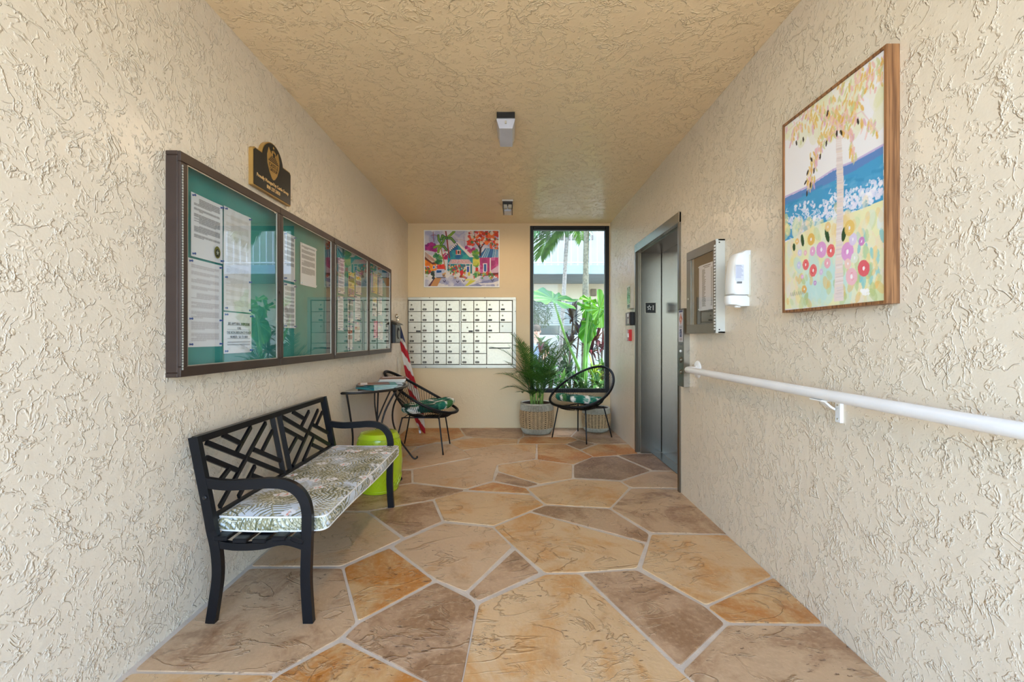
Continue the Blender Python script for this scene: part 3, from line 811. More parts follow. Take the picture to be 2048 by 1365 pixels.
# fronds
FC = [(228,178,78),(232,196,116),(236,184,176),(226,176,196),(206,208,150),(238,214,170),(240,204,196),(222,190,96)]
def pfrond(pts, n, spread):
    for k in range(n):
        q = r.random(); i = min(int(q*(len(pts)-1)), len(pts)-2); f_ = q*(len(pts)-1)-i
        x = pts[i][0]*(1-f_)+pts[i+1][0]*f_; y = pts[i][1]*(1-f_)+pts[i+1][1]*f_
        R.ell(x+r.gauss(0, spread), y+r.gauss(0, spread)*1.2, r.uniform(.006, .012), r.uniform(.018, .036), r.choice(FC), .75, r.uniform(-.6, .6))
pfrond([(320,450),(260,400),(180,430),(90,500)], 90, 18)
pfrond([(320,440),(270,370),(200,370),(140,400)], 60, 14)
pfrond([(320,470),(250,500),(215,600),(178,740)], 90, 9)
pfrond([(330,450),(380,480),(400,590)], 40, 9)
pfrond([(330,420),(400,330),(500,220),(540,150)], 70, 22)
pfrond([(320,420),(300,330),(380,230),(540,120)], 60, 20)
pfrond([(330,430),(420,400),(510,470)], 60, 18)
for p in (((320,450),(200,360),(80,470)), ((325,450),(400,250),(540,150)), ((320,460),(230,540),(175,770)), ((330,440),(440,370),(520,470)), ((330,450),(390,490),(405,610))):
    R.line(p, .007, (232,200,200), .8)
for (x, y, rot) in ((273,383,.3),(422,420,-.2),(318,480,0),(340,475,-.4),(267,528,.1),(237,592,.1),(155,510,-.1),(122,528,-.2),(195,606,-.5),(207,660,.1),(176,670,.5),(166,717,.9),(190,728,.1),(173,770,.1)):
    R.ell(x, y, .009, .022, (44,34,22), .95, -rot)
# dark green buds and flowers
for (x, y, rx, ry, rot) in ((110,1028,.017,.03,.1),(151,995,.018,.048,.2),(271,970,.019,.055,.3),(353,965,.021,.048,-.2)):
    R.ell(x, y, rx, ry, (44,80,44), 1, rot)
def flower(x, y, s, c1, c2, c3=(250,244,246)):
    a0 = r.uniform(0, 6.3); k1 = s*90; R.ell(x, y, s, s*1.15, c1, .95, a0*.1)
    for q in range(3): R.ell(x+k1*.38*math.cos(a0+q*2.1), y+k1*.38*math.sin(a0+q*2.1), s*.5, s*.42, c2 if q < 2 else c1, .9, a0+q)
    R.ell(x+k1*.12, y-k1*.1, s*.46, s*.5, c1, .85, a0); R.ell(x, y, s*.2, s*.3, c3, 1)
RED, CRIM, PK, LIL, LILd = (226,96,106), (190,14,40), (240,176,190), (224,158,212), (206,132,196)
for (x, y, s, a, b) in ((167,1112,.036,(236,110,112),CRIM),(203,1140,.040,(236,110,112),CRIM),(289,1045,.040,(236,110,112),CRIM),
      (243,1040,.052,LIL,(234,196,226)),(370,1050,.055,LIL,LILd),(200,1047,.03,(232,170,208),LIL),(390,1170,.05,(240,190,200),(232,128,146)),
      (450,1130,.047,RED,(232,104,124)),(272,1105,.032,PK,(236,150,156)),(372,1108,.03,(240,206,196),(238,196,180)),(440,1000,.025,LILd,(230,200,226)),
      (138,1055,.025,(220,216,236),(232,228,242)),(134,1115,.025,(206,206,232),(224,224,240)),(397,990,.035,(222,208,234),(236,228,240)),(242,1147,.02,(214,196,224),(232,190,216)),
      (212,1200,.016,(196,150,206),(212,170,214)),(150,1170,.016,(232,180,220),(240,214,228)),(405,1080,.03,(226,232,214),(238,226,206)),(165,1055,.018,(240,186,196),(242,206,206)),
      (193,990,.04,(230,186,96),(232,190,104)),(125,1000,.022,(236,196,120),(238,204,140)),(275,930,.03,(236,204,140),(240,222,190)),(160,1230,.028,(232,184,104),(236,190,110)),(380,935,.045,(232,196,110),(240,226,180))):
    flower(x, y, s, a, b)
for k in range(14):
    R.ell(460+r.uniform(-22,16), 1245+r.uniform(-12,12), .011, .009, (250,250,248), .9)
for k in range(8):
    x = 92+k*9; R.line([(x, 1262-k*1.2), (x+3, 1247-k*1.5), (x+6, 1262-k*1.6)], .004, (150,146,140), .8)
cv = printed('canvas', R, RIGHT(PXF+0.006, PY1-fw, PZ0+fw), PY1-PY0-2*fw, PZ1-PZ0-2*fw, M_canvas, t, thick=0.03)

# ------------------------------------------------------------------ watercolour on the back wall
t = thing('street_picture', 'white framed colourful watercolour of tropical cottages above the mailboxes', 'picture', (-0.67, YB, 1.873))
BX0, BX1, BZ0, BZ1 = -1.172, -0.166, 1.872, 2.634
m = MB(); q = 0.013
m.box(BX0, BX1, YB-0.02, YB+0.004, BZ1-q, BZ1, bev=.002); m.box(BX0, BX1, YB-0.02, YB+0.004, BZ0, BZ0+q, bev=.002)
m.box(BX0, BX0+q, YB-0.02, YB+0.004, BZ0+q, BZ1-q, bev=.002); m.box(BX1-q, BX1, YB-0.02, YB+0.004, BZ0+q, BZ1-q, bev=.002)
obj('frame', m, M_white, t)
def bfn(cx, cy_): return ((cx-105)/1447.0, (1210-cy_)/1082.0)
R = Raster(300, 224, (214, 210, 210), bfn); R.asp = 1082/1447.
r = random.Random(11)
def blobs(n, x0, x1, y0, y1, cols, s0=.008, s1=.025, al=.8):
    for _ in range(n):
        s = r.uniform(s0, s1); R.ell(r.uniform(x0, x1), r.uniform(y0, y1), s, s*r.uniform(.5, 1.2), r.choice(cols), al, r.uniform(0, 3))
blobs(90, 105, 1550, 125, 500, [(150,150,190),(190,186,206),(214,206,206),(120,124,168),(226,214,200)], .04, .1, .35)
R.poly([(105,1210),(105,980),(1550,980),(1550,1210)], (214,208,204))
blobs(60, 110, 1550, 1060, 1210, [(226,220,214),(150,150,190),(120,126,176),(198,196,210)], .02, .07, .45)
R.poly([(170,1205),(290,1040),(430,1045),(350,1205)], (196,136,80)); R.poly([(170,1205),(290,1040),(310,1040),(215,1205)], (104,66,80))
R.poly([(890,1200),(1000,1085),(1110,1095),(940,1200)], (206,200,70)); R.poly([(900,1060),(1080,1060),(1000,1095),(900,1100)], (216,210,120))
R.poly([(940,1205),(1250,1110),(1550,1030),(1550,1100),(1200,1205)], (110,116,166), .7); R.poly([(1150,1150),(1550,1130),(1550,1160),(1200,1180)], (228,222,222), .9)
blobs(40, 110, 330, 380, 520, [(150,30,110),(176,40,126),(120,30,110)], .015, .03)
blobs(14, 1100, 1500, 560, 1000, [(190,190,40),(210,200,60),(110,150,50)], .02, .05, .6)
R.poly([(105,640),(360,760),(370,880),(105,950)], (240,140,24)); blobs(14, 110, 350, 690, 890, [(236,120,20),(248,168,50),(220,110,30)], .02, .04, .6)
R.poly([(105,530),(380,715),(250,745),(105,625)], (214,190,166)); 
for k in range(7): R.line([(118+k*24, 545+k*20), (130+k*30, 640+k*17)], .006, r.choice([(120,50,70),(176,60,40),(90,60,90)]), .8)
R.poly([(105,625),(250,745),(380,715),(370,760),(260,785),(105,680)], (110,52,40))
for x, y in ((170,840),(110,840),(285,830),(350,820)): R.poly([(x-24,y+35),(x+20,y+35),(x+22,y-28),(x-22,y-28)], (214,214,224)); R.poly([(x-14,y+26),(x+12,y+26),(x+12,y-18),(x-14,y-18)], (36,96,170))
blobs(30, 370, 500, 800, 880, [(206,30,40),(226,60,40)], .014, .024); blobs(20, 300, 450, 580, 760, [(40,120,70),(26,90,60),(90,150,60)], .016, .03)
blobs(26, 1050, 1150, 500, 800, [(190,190,50),(120,160,50),(214,206,80),(60,130,60)], .02, .04, .8)
blobs(12, 900, 1080, 430, 560, [(150,30,100),(190,40,90),(206,60,120)], .015, .03)
blobs(14, 460, 560, 500, 680, [(170,30,90),(200,50,90)], .014, .026)
# central cottage
R.poly([(730,375),(560,560),(545,900),(1045,960),(1045,620)], (36,140,156)); R.poly([(730,375),(600,515),(640,640),(760,480)], (24,74,140), .7)
blobs(26, 620, 960, 520, 660, [(50,160,160),(30,120,150),(60,170,150),(30,90,150)], .02, .045, .5)
R.poly([(735,340),(1075,640),(985,640),(745,390)], (228,216,206)); R.poly([(735,345),(470,630),(500,615),(745,395)], (232,224,214))
for k in range(9): R.line([(745-k*27, 392+k*28), (728-k*27, 376+k*28)], .012, (30,40,80), .9)
R.poly([(715,500),(815,500),(815,590),(715,590)], (226,214,200)); R.poly([(715,500),(738,508),(738,588),(715,580)], (206,50,40)); R.poly([(795,508),(815,500),(815,580),(795,588)], (206,50,40)); R.poly([(745,515),(785,515),(785,575),(745,575)], (40,60,60))
R.poly([(560,770),(620,682),(970,682),(1045,775)], (228,214,214))
for k in range(17): R.poly([(575+k*28, 768), (588+k*28, 768), (622+k*21.5, 685), (612+k*21.5, 685)], r.choice([(140,30,70),(176,40,60),(90,40,90),(190,60,60)]), .85)
R.poly([(560,780),(1045,790),(1045,960),(560,930)], (30,120,130)); 
for x in (600,740,775,880,905,990,1040): R.poly([(x-9,780),(x+9,780),(x+9,960),(x-9,950)], (222,206,186))
R.poly([(915,810),(985,810),(985,960),(915,950)], (220,214,226)); R.poly([(930,825),(972,825),(972,930),(930,930)], (50,80,160))
blobs(60, 560, 900, 800, 960, [(206,60,40),(240,160,60),(70,140,60),(30,90,120),(226,206,170),(190,40,50)], .008, .018)
R.poly([(790,905),(860,905),(850,990),(800,990)], (206,36,40)); R.poly([(770,1040),(880,1040),(850,990),(800,990)], (150,50,30))
blobs(16, 540, 1030, 960, 1050, [(226,214,200),(190,70,60),(206,160,60),(120,110,150)], .008, .016)
# van
R.poly([(310,1010),(315,900),(350,870),(490,870),(510,1020),(330,1030)], (186,190,210)); R.poly([(335,895),(435,895),(430,940),(335,945)], (24,80,140)); R.poly([(330,1030),(520,1030),(500,1045),(340,1045)], (70,70,90))
blobs(14, 450, 540, 930, 1020, [(206,150,90),(120,90,70),(226,210,190)], .008, .016)
# pink house
R.poly([(1180,650),(1545,640),(1545,950),(1190,940)], (176,50,116)); blobs(20, 1190, 1550, 660, 940, [(196,70,140),(140,40,100),(206,120,170),(120,60,110)], .02, .04, .6)
R.poly([(1150,650),(1200,570),(1310,460),(1540,490),(1545,640)], (50,110,160))
for k in range(9): R.poly([(1175+k*42, 648), (1195+k*42, 648), (1300+k*28, 465+k*3), (1285+k*28, 465+k*3)], r.choice([(200,214,220),(150,190,210),(40,80,140)]), .85)
R.poly([(1245,760),(1325,760),(1325,940),(1250,935)], (228,222,226)); R.poly([(1262,775),(1312,775),(1308,925),(1265,920)], (40,90,150)); R.poly([(1380,655),(1396,655),(1396,945),(1380,945)], (226,214,214))
R.poly([(1400,900),(1545,800),(1545,940),(1400,950)], (210,196,206), .8)
R.poly([(1140,945),(1545,950),(1545,1000),(1150,1000)], (110,40,30)); R.poly([(1100,845),(1150,845),(1150,915),(1100,915)], (206,46,30)); R.ell(1250, 970, .03, .018, (50,160,176))
blobs(30, 1060, 1540, 930, 1050, [(60,130,60),(190,190,60),(206,60,50),(150,160,60)], .01, .02, .8)
# flame tree
R.line([(1190,600),(1195,480),(1150,400),(1100,340)], .026, (60,34,40)); R.line([(1195,480),(1240,400),(1330,330),(1450,230)], .018, (70,34,30)); R.line([(1190,420),(1180,370)], .012, (60,34,30))
blobs(150, 950, 1550, 130, 400, [(206,60,24),(226,80,30),(176,36,24),(236,110,40),(226,206,190),(60,100,50),(206,46,40)], .012, .028, .85)
blobs(30, 1380, 1550, 380, 480, [(214,70,40),(226,120,60),(60,80,60)], .01, .018)
# palms
R.line([(515,130),(545,330),(560,470),(590,650)], .018, (140,50,50)); R.line([(420,450),(450,600),(480,720),(510,880)], .012, (176,110,60))
for p in (((530,270),(620,200),(680,140)),((530,270),(620,270),(690,350)),((530,270),(450,220),(430,290)),((430,380),(380,300),(370,220)),((420,420),(480,430),(530,500)),((420,420),(340,430),(290,450)),((420,440),(380,480),(370,540)),((425,400),(470,330),(490,260))):
    R.line(p, .034, r.choice([(50,110,50),(30,80,50),(100,140,40)]), .95, True); R.line(p, .014, (150,180,60), .7)
R.line([(268,150),(280,340)], .006, (150,60,60)); R.line([(235,215),(300,205),(370,235)], .005, (150,60,60)); R.line([(875,240),(885,420)], .004, (120,80,110)); R.line([(690,300),(830,300),(920,330)], .004, (180,140,120))
blobs(24, 115, 200, 840, 1000, [(60,120,50),(110,140,50),(200,60,50)], .012, .024); R.line([(110,985),(210,1000)], .03, (226,222,226), .8); blobs(12, 230, 280, 920, 1050, [(40,60,40),(30,40,50)], .01, .02)
for x, y in ((490,1110),(750,1120),(870,1100),(1430,1095)): R.line([(x-25,y-15),(x,y+15),(x+25,y-18)], .008, (50,50,80))
R.poly([(950,930),(1000,930),(990,1000),(950,1000)], (206,190,60)); R.poly([(1075,950),(1130,950),(1120,1040),(1080,1040)], (60,140,80))
printed('print', R, BACK(BX0+q, YB-0.014, BZ0+q), BX1-BX0-2*q, BZ1-BZ0-2*q, M_print, t, thick=0.012)

# ------------------------------------------------------------------ mailboxes
t = thing('mailbox_cabinet', 'aluminium bank of numbered mailboxes set in the back wall below the picture', 'mailboxes', (-0.71, YB, 0.80))
def mx(c): return (780+c/4.137-1024)/150.0
def mz(c): return CAMZ+(676-(430+c/4.137))/150.0
FX0, FX1, FZ1, FZ0 = XL+0.002, mx(1043), mz(683), mz(1268)
m = MB(); dy = YB-0.022
m.box(FX0, FX1, dy, YB+0.003, mz(706), FZ1, bev=.002); m.box(FX0, FX1, dy, YB+0.003, FZ0, mz(1241), bev=.002)
m.box(mx(1015), FX1, dy, YB+0.003, mz(1241), mz(706), bev=.002); m.box(FX0, mx(153), dy, YB+0.003, mz(1241), mz(706), bev=.002)
m.box(mx(576), mx(588), dy+0.004, YB+0.003, mz(1241), mz(706), bev=.002)
obj('frame', m, M_alu2, t)
obj('back_plate', MB().box(mx(153), mx(1015), YB-0.006, YB+0.003, mz(1241), mz(706)), pm('mailbox_gap', (96, 92, 84), 0.6, 0.3), t)
M_brass = pm('lock_metal', (120, 112, 96), 0.35, 0.8); M_dark = pm('dark_plate', (38, 34, 30), 0.5); M_keyh = pm('keyhole', (20, 18, 16), 0.5)
M_digit = pm('plate_digits', (150, 144, 130), 0.6)
for (cx, cz_) in ((330,688),(786,688),(298,1259),(800,1262),(1037,800)):
    obj('screw', MB().tube([(mx(cx), dy-0.0015, mz(cz_)), (mx(cx), dy+0.001, mz(cz_))], 0.006, 8), M_dark, t)
colsx = [(155,260),(262,362),(365,466),(469,574),(590,692),(696,798),(802,904),(907,1010)]
rowsz = [(712,800),(803,887),(890,974),(977,1061),(1064,1147),(1150,1236)]
def mdoor(c0, c1, r0, r1, lock=(0.24,0.38), plate=(0.1,0.42,0.72,0.9), mat=M_alu, number=True, slot=None):
    x0, x1, z1, z0 = mx(c0), mx(c1), mz(r0), mz(r1); y1 = YB-0.005; y0 = YB-0.017-random.random()*0.0015
    d = obj('mail_door', MB().box(x0+.001, x1-.001, y0, y1, z0+.001, z1-.001, bev=.0022), mat, t)
    W, H = x1-x0, z1-z0
    if lock:
        lx, lz = x0+W*lock[0], z1-H*lock[1]
        k = MB().lathe([(0.0115, 0), (0.0115, 0.003), (0.0085, 0.0045), (0.0085, 0.006)], (lx, y0, lz), 14, Matrix.Rotation(PI/2, 4, 'X')); obj('lock', k, M_brass, d)
        k = MB().box(lx-.0015, lx+.0015, y0-.0068, y0-.0055, lz-.006, lz+.006); obj('keyhole', k, M_keyh, d)
    if plate:
        a, b, e, f = plate; px0, px1, pz1, pz0 = x0+W*a, x0+W*b, z1-H*e, z1-H*f
        obj('number_plate', MB().box(px0, px1, y0-.0016, y0+.0005, pz0, pz1), M_dark, d)
        if number:
            g = MB(); cw = (px1-px0)/6.0
            for q in range(3):                         # three worn white digits, unreadable from the hall
                gx = px0+cw*(1.1+q*1.35); g.box(gx, gx+cw*.85, y0-.0022, y0-.0014, pz0+(pz1-pz0)*.28, pz1-(pz1-pz0)*.25)
            obj('worn_digits', g, M_digit, d)
    if slot: obj('mail_slot', MB().box(x0+W*slot[0], x0+W*slot[1], y0-.0012, y0+.001, z1-H*slot[3], z1-H*slot[2], bev=.001), M_keyh, d)
    return d
for ci, (c0, c1) in enumerate(colsx):
    for ri, (r0, r1) in enumerate(rowsz):
        if ci >= 6 and ri >= 3: continue
        if ri == 2 and ci in (0, 4): mdoor(c0, c1, r0, r1, (0.5, 0.52), (0.6, 0.95, 0.80, 0.96), number=False)
        elif ri == 2 and ci == 7: mdoor(c0, c1, r0, r1, (0.24, 0.38), None, mat=M_alu2)
        else: mdoor(c0, c1, r0, r1, number=not (ci >= 6))
mdoor(802, 1010, 977, 1061, (0.11, 0.4), None)
mdoor(802, 1010, 1064, 1236, None, None, slot=(0.08, 0.92, 0.20, 0.25))

# ------------------------------------------------------------------ window beside the mailboxes
m = pm('window_frame_black', (12, 12, 12), 0.45, spec=0.3)
wf = struct('window_1', MB().box(WX0, WX0+0.042, YB-0.004, YB+0.09, WZ0, WZ1, bev=.004), m)
obj('frame_side', MB().box(WX1-0.05, WX1, YB-0.004, YB+0.09, WZ0, WZ1, bev=.004), m, wf)
obj('frame_head', MB().box(WX0+0.042, WX1-0.05, YB-0.004, YB+0.09, WZ1-0.05, WZ1, bev=.004), m, wf)
obj('frame_sill', MB().box(WX0+0.042, WX1-0.05, YB-0.004, YB+0.09, WZ0, WZ0+0.05, bev=.004), m, wf)
g = MB(); g.box(WX0+0.042, WX0+0.052, YB+0.03, YB+0.05, WZ0+0.05, WZ1-0.05); g.box(WX1-0.06, WX1-0.05, YB+0.03, YB+0.05, WZ0+0.05, WZ1-0.05)
g.box(WX0+0.052, WX1-0.06, YB+0.03, YB+0.05, WZ1-0.06, WZ1-0.05)
obj('glazing_bead', g, pm('bead_grey', (120, 130, 126), 0.4, 0.5), wf)
obj('window_pane', MB().add([(WX0+.045, YB+.04, WZ0+.05), (WX1-.052, YB+.04, WZ0+.05), (WX1-.052, YB+.04, WZ1-.05), (WX0+.045, YB+.04, WZ1-.05)], [(0,1,2,3)]), M_wglass, wf)

# ------------------------------------------------------------------ elevator
t = thing('elevator_entrance', 'brushed steel elevator doorway recessed in the right wall', 'elevator', (XR, 4.15, 0))
f = MB()
f.box(XR-0.014, XR+0.03, EY0-0.026, EY0+0.012, 0, EZ+0.045, bev=.002); obj('jamb_trim', f, M_steel_dark, t)
f = MB().box(XR-0.014, XR+0.03, EY1-0.004, EY1+0.026, 0, EZ+0.045, bev=.002); obj('jamb_trim', f, M_steel_dark, t)
f = MB().box(XR-0.016, XR+0.03, EY0-0.026, EY1+0.026, EZ-0.035, EZ+0.048, bev=.002); obj('head_trim', f, M_steel, t)
f = MB().box(XR+0.03, EX+0.03, EY1-0.05, EY1-0.001, 0.002, EZ-0.002, bev=.002); obj('jamb_panel', f, M_steel, t, label='wide steel jamb panel carrying the floor plate')
f = MB().box(XR+0.031, EX+0.03, EY0+0.001, EY0+0.03, 0.002, EZ-0.002, bev=.002); obj('jamb_panel', f, M_steel, t)
f = MB().box(XR+0.031, EX+0.03, EY0+0.03, EY1-0.05, EZ-0.05, EZ-0.002, bev=.002); obj('head_panel', f, M_steel_dark, t)
yb = 4.10
f = MB().box(EX, EX+0.03, EY0+0.03, EY1-0.068, 0.006, EZ-0.05, bev=.001); obj('door_panel', f, M_steel, t)
f = MB().box(EX+0.012, EX+0.05, EY1-0.068, EY1-0.045, 0, EZ); obj('gap_shade_strip', f, M_keyh, t)  # dark strip standing in for the shade between door and jamb
f = MB().box(EX-0.10, EX, EY0+0.03, EY1-0.05, -0.004, 0.004); obj('sill_groove', f, M_steel_dark, t)
pz, px_ = 1.51, 1.437; py = EY1-0.05
f = MB().box(px_-0.052, px_+0.052, py-0.004, py, pz-0.052, pz+0.052, bev=.001)
fp = obj('floor_plate', f, M_pblack, t, label='black floor plate with a star and the number 1')
obj('plate_border', MB().box(px_-0.055, px_+0.055, py-0.0022, py+.0005, pz-0.055, pz+0.055), M_alu, t)
st = []
for k in range(10):
    rr = 0.027 if k % 2 == 0 else 0.0115; a = PI/2+k*PI/5; st.append((px_-0.014+rr*math.cos(a), pz+0.002+rr*1.15*math.sin(a)))
m = MB(); PMB = frame((0, py-0.004, 0), (1,0,0), (0,0,1), (0,-1,0)); stc = MB()
stc.v = [tuple(PMB @ Vector((x, z, 0.0012))) for x, z in st]+[tuple(PMB @ Vector((px_-0.014+(x-px_+0.014)*.62, pz+0.002+(z-pz-0.002)*.62, 0.0012))) for x, z in st]
stc.f = [(k, (k+1) % 10, 10+(k+1) % 10, 10+k) for k in range(10)]
obj('raised_star', stc, M_plast, fp)
text('raised_numeral', '1', 0.075, BACK(px_+0.026, py-0.0045, pz-0.024), M_plast, fp, ext=0.001)

# call station on the near jamb
t = thing('call_panel', 'steel elevator call panel with buttons and fire sign beside the doorway', 'control panel', (XR, 3.4, 0.836))
CX, CY0, CY1, CZ0, CZ1 = 1.262, 3.346, 3.457, 0.836, 1.417
obj('panel_box', MB().box(CX, XR+0.004, CY0, CY1, CZ0, CZ1, bev=.002), M_steel, t)
Rr = Raster(44, 90, (196, 198, 206)); Rr.asp = 2.0
Rr.poly([(.1,.93),(.9,.93),(.9,.99),(.1,.99)], (60,70,110)); Rr.poly([(.5,.9),(.88,.72),(.5,.54),(.12,.72)], (176,96,74)); Rr.line([(.5,.84),(.35,.7),(.6,.72),(.5,.6)], .1, (226,190,176)); Rr.line([(.3,.74),(.7,.68)], .07, (214,170,150))
for v in (.5,.47,.44): Rr.line([(.2,v),(.8,v)], .03, (110,112,124))
Rr.poly([(.28,.16),(.72,.16),(.72,.40),(.28,.40)], (40,52,84)); Rr.line([(.3,.33),(.7,.36)], .04, (150,160,190)); Rr.line([(.35,.2),(.5,.3),(.62,.2)], .06, (150,160,190))
for v in (.12,.09,.06): Rr.line([(.2,v),(.8,v)], .03, (130,110,110))
Sg = printed('fire_sign', Rr, RIGHT(CX-0.001, CY1-0.012, 1.17), 0.088, 0.235, M_print, t)
text('lettering', 'IN FIRE EMERGENCY', 0.0092, RIGHT(CX-0.0016, (CY0+CY1)/2, 1.409), M_ink, t, ext=.0002)
text('lettering', 'DO NOT USE ELEVATOR', 0.0078, RIGHT(CX-0.0016, (CY0+CY1)/2, 1.156), M_ink, t, ext=.0002)
text('lettering', 'USE STAIRS', 0.0092, RIGHT(CX-0.0016, (CY0+CY1)/2, 1.144), M_ink, t, ext=.0002)
for z, r_, mt in ((1.10, .008, M_plast), (1.035, .018, M_brass), (.945, .014, M_brass)):
    k = MB().lathe([(r_*1.25, 0), (r_*1.25, 0.003), (r_, 0.004), (r_*.9, 0.009)], (CX, (CY0+CY1)/2, z), 16, Matrix.Rotation(-PI/2, 4, 'Y')); obj('button', k, mt, t, auto=True)

# boxes beyond the elevator
def wallbox(name, label, cat, y0, y1, z0, z1, depth, mat, bev=.004):
    t = thing(name, label, cat, (XR, (y0+y1)/2, z0)); b = obj('housing', MB().box(XR-depth, XR+0.004, y0, y1, z0, z1, bev=bev), mat, t); return t
t = wallbox('indicator_box', 'slim steel floor indicator box with a painted green reflection on the right wall, topmost of three', 'indicator', 4.87, 5.02, 1.513, 1.77, .04, M_alu)
obj('display', MB().box(XR-.0415, XR-.038, 4.885, 5.005, 1.57, 1.75, bev=.001), pm('indicator_reflection', (84, 120, 84), 0.15), t)  # green reflection on the face, put into its colour
obj('dark_window', MB().box(XR-.0425, XR-.040, 4.90, 4.99, 1.525, 1.56), M_pblack, t)
t = wallbox('phone_box', 'small black and wine red emergency phone box below the indicator', 'phone', 4.83, 5.02, 1.335, 1.475, .055, M_pblack)
obj('face_plate', MB().box(XR-.058, XR-.052, 4.84, 5.01, 1.345, 1.468, bev=.002), pm('wine_face', (96, 58, 54), 0.4), t)
obj('label_card', MB().box(XR-.060, XR-.057, 4.87, 4.93, 1.425, 1.46), M_paper, t)
kp = MB()
for a in range(3):
    for b in range(3): kp.box(XR-.061, XR-.057, 4.86+a*.02, 4.874+a*.02, 1.355+b*.018, 1.367+b*.018)
obj('keypad', kp, M_alu, t)
t = wallbox('fire_pull', 'small bright red fire pull station below the phone box', 'fire alarm', 4.96, 5.07, 1.165, 1.29, .03, pm('red_paint', (196, 26, 26), 0.35, 0, .04))
obj('side_plate', MB().box(XR-.034, XR-.029, 5.02, 5.075, 1.17, 1.285, bev=.002), pm('pull_white', (206, 200, 194), 0.4), t)
obj('pull_handle', MB().box(XR-.042, XR-.029, 4.965, 5.015, 1.205, 1.25, bev=.003), M_white, t)

# ------------------------------------------------------------------ directory case
t = thing('directory_case', 'small aluminium glazed case holding a printed directory on the right wall', 'display case', (XR, 3.03, 1.228))
DX, DY0, DY1, DZ0, DZ1 = 1.252, 2.792, 3.264, 1.228, 1.808
M_champ = pm('champagne_frame', (128, 120, 106), 0.38, 0.5, .04); M_side = pm('case_side', (206, 206, 198), 0.4, 0.2, .03)
c = MB(); d = .012
c.box(DX+.012, XR+.004, DY0, DY1, DZ1-d, DZ1, bev=.002); c.box(DX+.012, XR+.004, DY0, DY1, DZ0, DZ0+d, bev=.002)
c.box(DX, XR+.004, DY0, DY0+d, DZ0, DZ1, bev=.002); c.box(DX+.012, XR+.004, DY1-d, DY1, DZ0+d, DZ1-d, bev=.002)
obj('case', c, M_side, t)
obj('backing_panel', MB().box(XR-.006, XR+.002, DY0+d, DY1-d, DZ0+d, DZ1-d), pm('dark_felt', (66, 60, 52), 0.9), t)
fr = MB(); w_ = .062; e0 = DY0+.026
fr.box(DX, DX+.012, e0, DY1, DZ1-w_, DZ1-.001, bev=.002); fr.box(DX, DX+.012, e0, DY1, DZ0+.001, DZ0+w_, bev=.002)
fr.box(DX, DX+.012, e0, e0+.02, DZ0+w_, DZ1-w_, bev=.002); fr.box(DX, DX+.012, DY1-.07, DY1, DZ0+w_, DZ1-w_, bev=.002)
dr = obj('door', fr, M_champ, t)
obj('glass_pane', MB().add([(DX+.006, e0+.02, DZ0+w_), (DX+.006, DY1-.07, DZ0+w_), (DX+.006, DY1-.07, DZ1-w_), (DX+.006, e0+.02, DZ1-w_)], [(0,1,2,3)]), M_glass, dr)
h = MB(); zz = DZ0+.02
while zz < DZ1-.03:
    h.box(DX-.004, DX, DY0+.004, DY0+.022, zz, zz+.011); zz += .019
obj('piano_hinge', h, M_white, t, kind='stuff', label='white toothed hinge strip')
obj('hinge_leaf', MB().box(DX-.002, DX+.004, DY0+.002, DY0+.024, DZ0+.012, DZ1-.012), M_steel_dark, t)
obj('lock', MB().tube([(DX-.005, DY1-.035, 1.475), (DX+.002, DY1-.035, 1.475)], .007, 10), M_alu, t)
for z in (DZ0+.022, DZ1-.022): obj('screw', MB().tube([(XR-.035, DY0-.002, z), (XR-.035, DY0+.001, z)], .0045, 8), M_keyh, t)
R = Raster(90, 130, (226, 224, 232)); R.asp = 1.42; r = random.Random(3)
R.line([(.3,.955),(.72,.955)], .022, (70,66,74)); R.line([(.36,.92),(.66,.92)], .018, (90,86,92))
for k in range(36):
    v = .885-k*.0225; R.line([(.24,v),(r.uniform(.36,.46),v)], .016, (84,80,84), .9); R.line([(.76,v),(.82,v)], .016, (100,96,100), .9)
o = printed('directory_sheet', R, RIGHT(XR-.0078, 3.155, 1.385), .245, .31, M_print, warp=lambda U, V: .0025+.002*np.sin(U*6))
tag(o, 'white printed residents list pinned inside the small aluminium case', 'notice')
for (a, b) in ((.01,.01),(.235,.01),(.01,.30),(.235,.30)): obj('push_pin', MB().lathe([(.004,0),(.005,.002),(.002,.005),(.004,.008)], (0,0,0), 8, RIGHT(XR-.011, 3.155-a, 1.385+b)), M_plast, o)

# ------------------------------------------------------------------ hand sanitizer dispenser
t = thing('soap_dispenser', 'white wall mounted sanitizer dispenser to the right of the directory case', 'dispenser', (XR, 2.55, 1.37))
def slab(profile, y0, y1, n=10, pinch=.35):
    """profile: list of (x_out, z); rounded across y"""
    mb = MB(); rings = []
    for (xo, z) in profile:
        ring = []
        for k in range(n+1):
            a = PI*k/n; ring.append((XR-xo*(math.sin(a)**pinch if 0 < k < n else 0), (y0+y1)/2-math.cos(a)*(y1-y0)/2*(abs(math.cos(a))**(-.35) if abs(math.cos(a)) > .05 else 1)*.9, z))
        rings.append(ring)
    for R_ in rings: mb.v += R_
    for i in range(len(rings)-1):
        for k in range(n): a = i*(n+1)+k; mb.f.append((a, a+1, a+n+2, a+n+1))
    mb.f.append(tuple(range(n+1))[::-1]); L = (len(rings)-1)*(n+1); mb.f.append(tuple(range(L, L+n+1)))
    return mb
obj('back_plate', MB().box(XR-.012, XR+.003, 2.49, 2.61, 1.425, 1.66, bev=.006), pm('dispenser_back', (222, 218, 196), 0.4), t)
obj('cover', slab([(.085,1.437),(.098,1.445),(.102,1.48),(.094,1.56),(.084,1.63),(.068,1.665),(.035,1.68)], 2.485, 2.615), M_plast, t, auto=True)
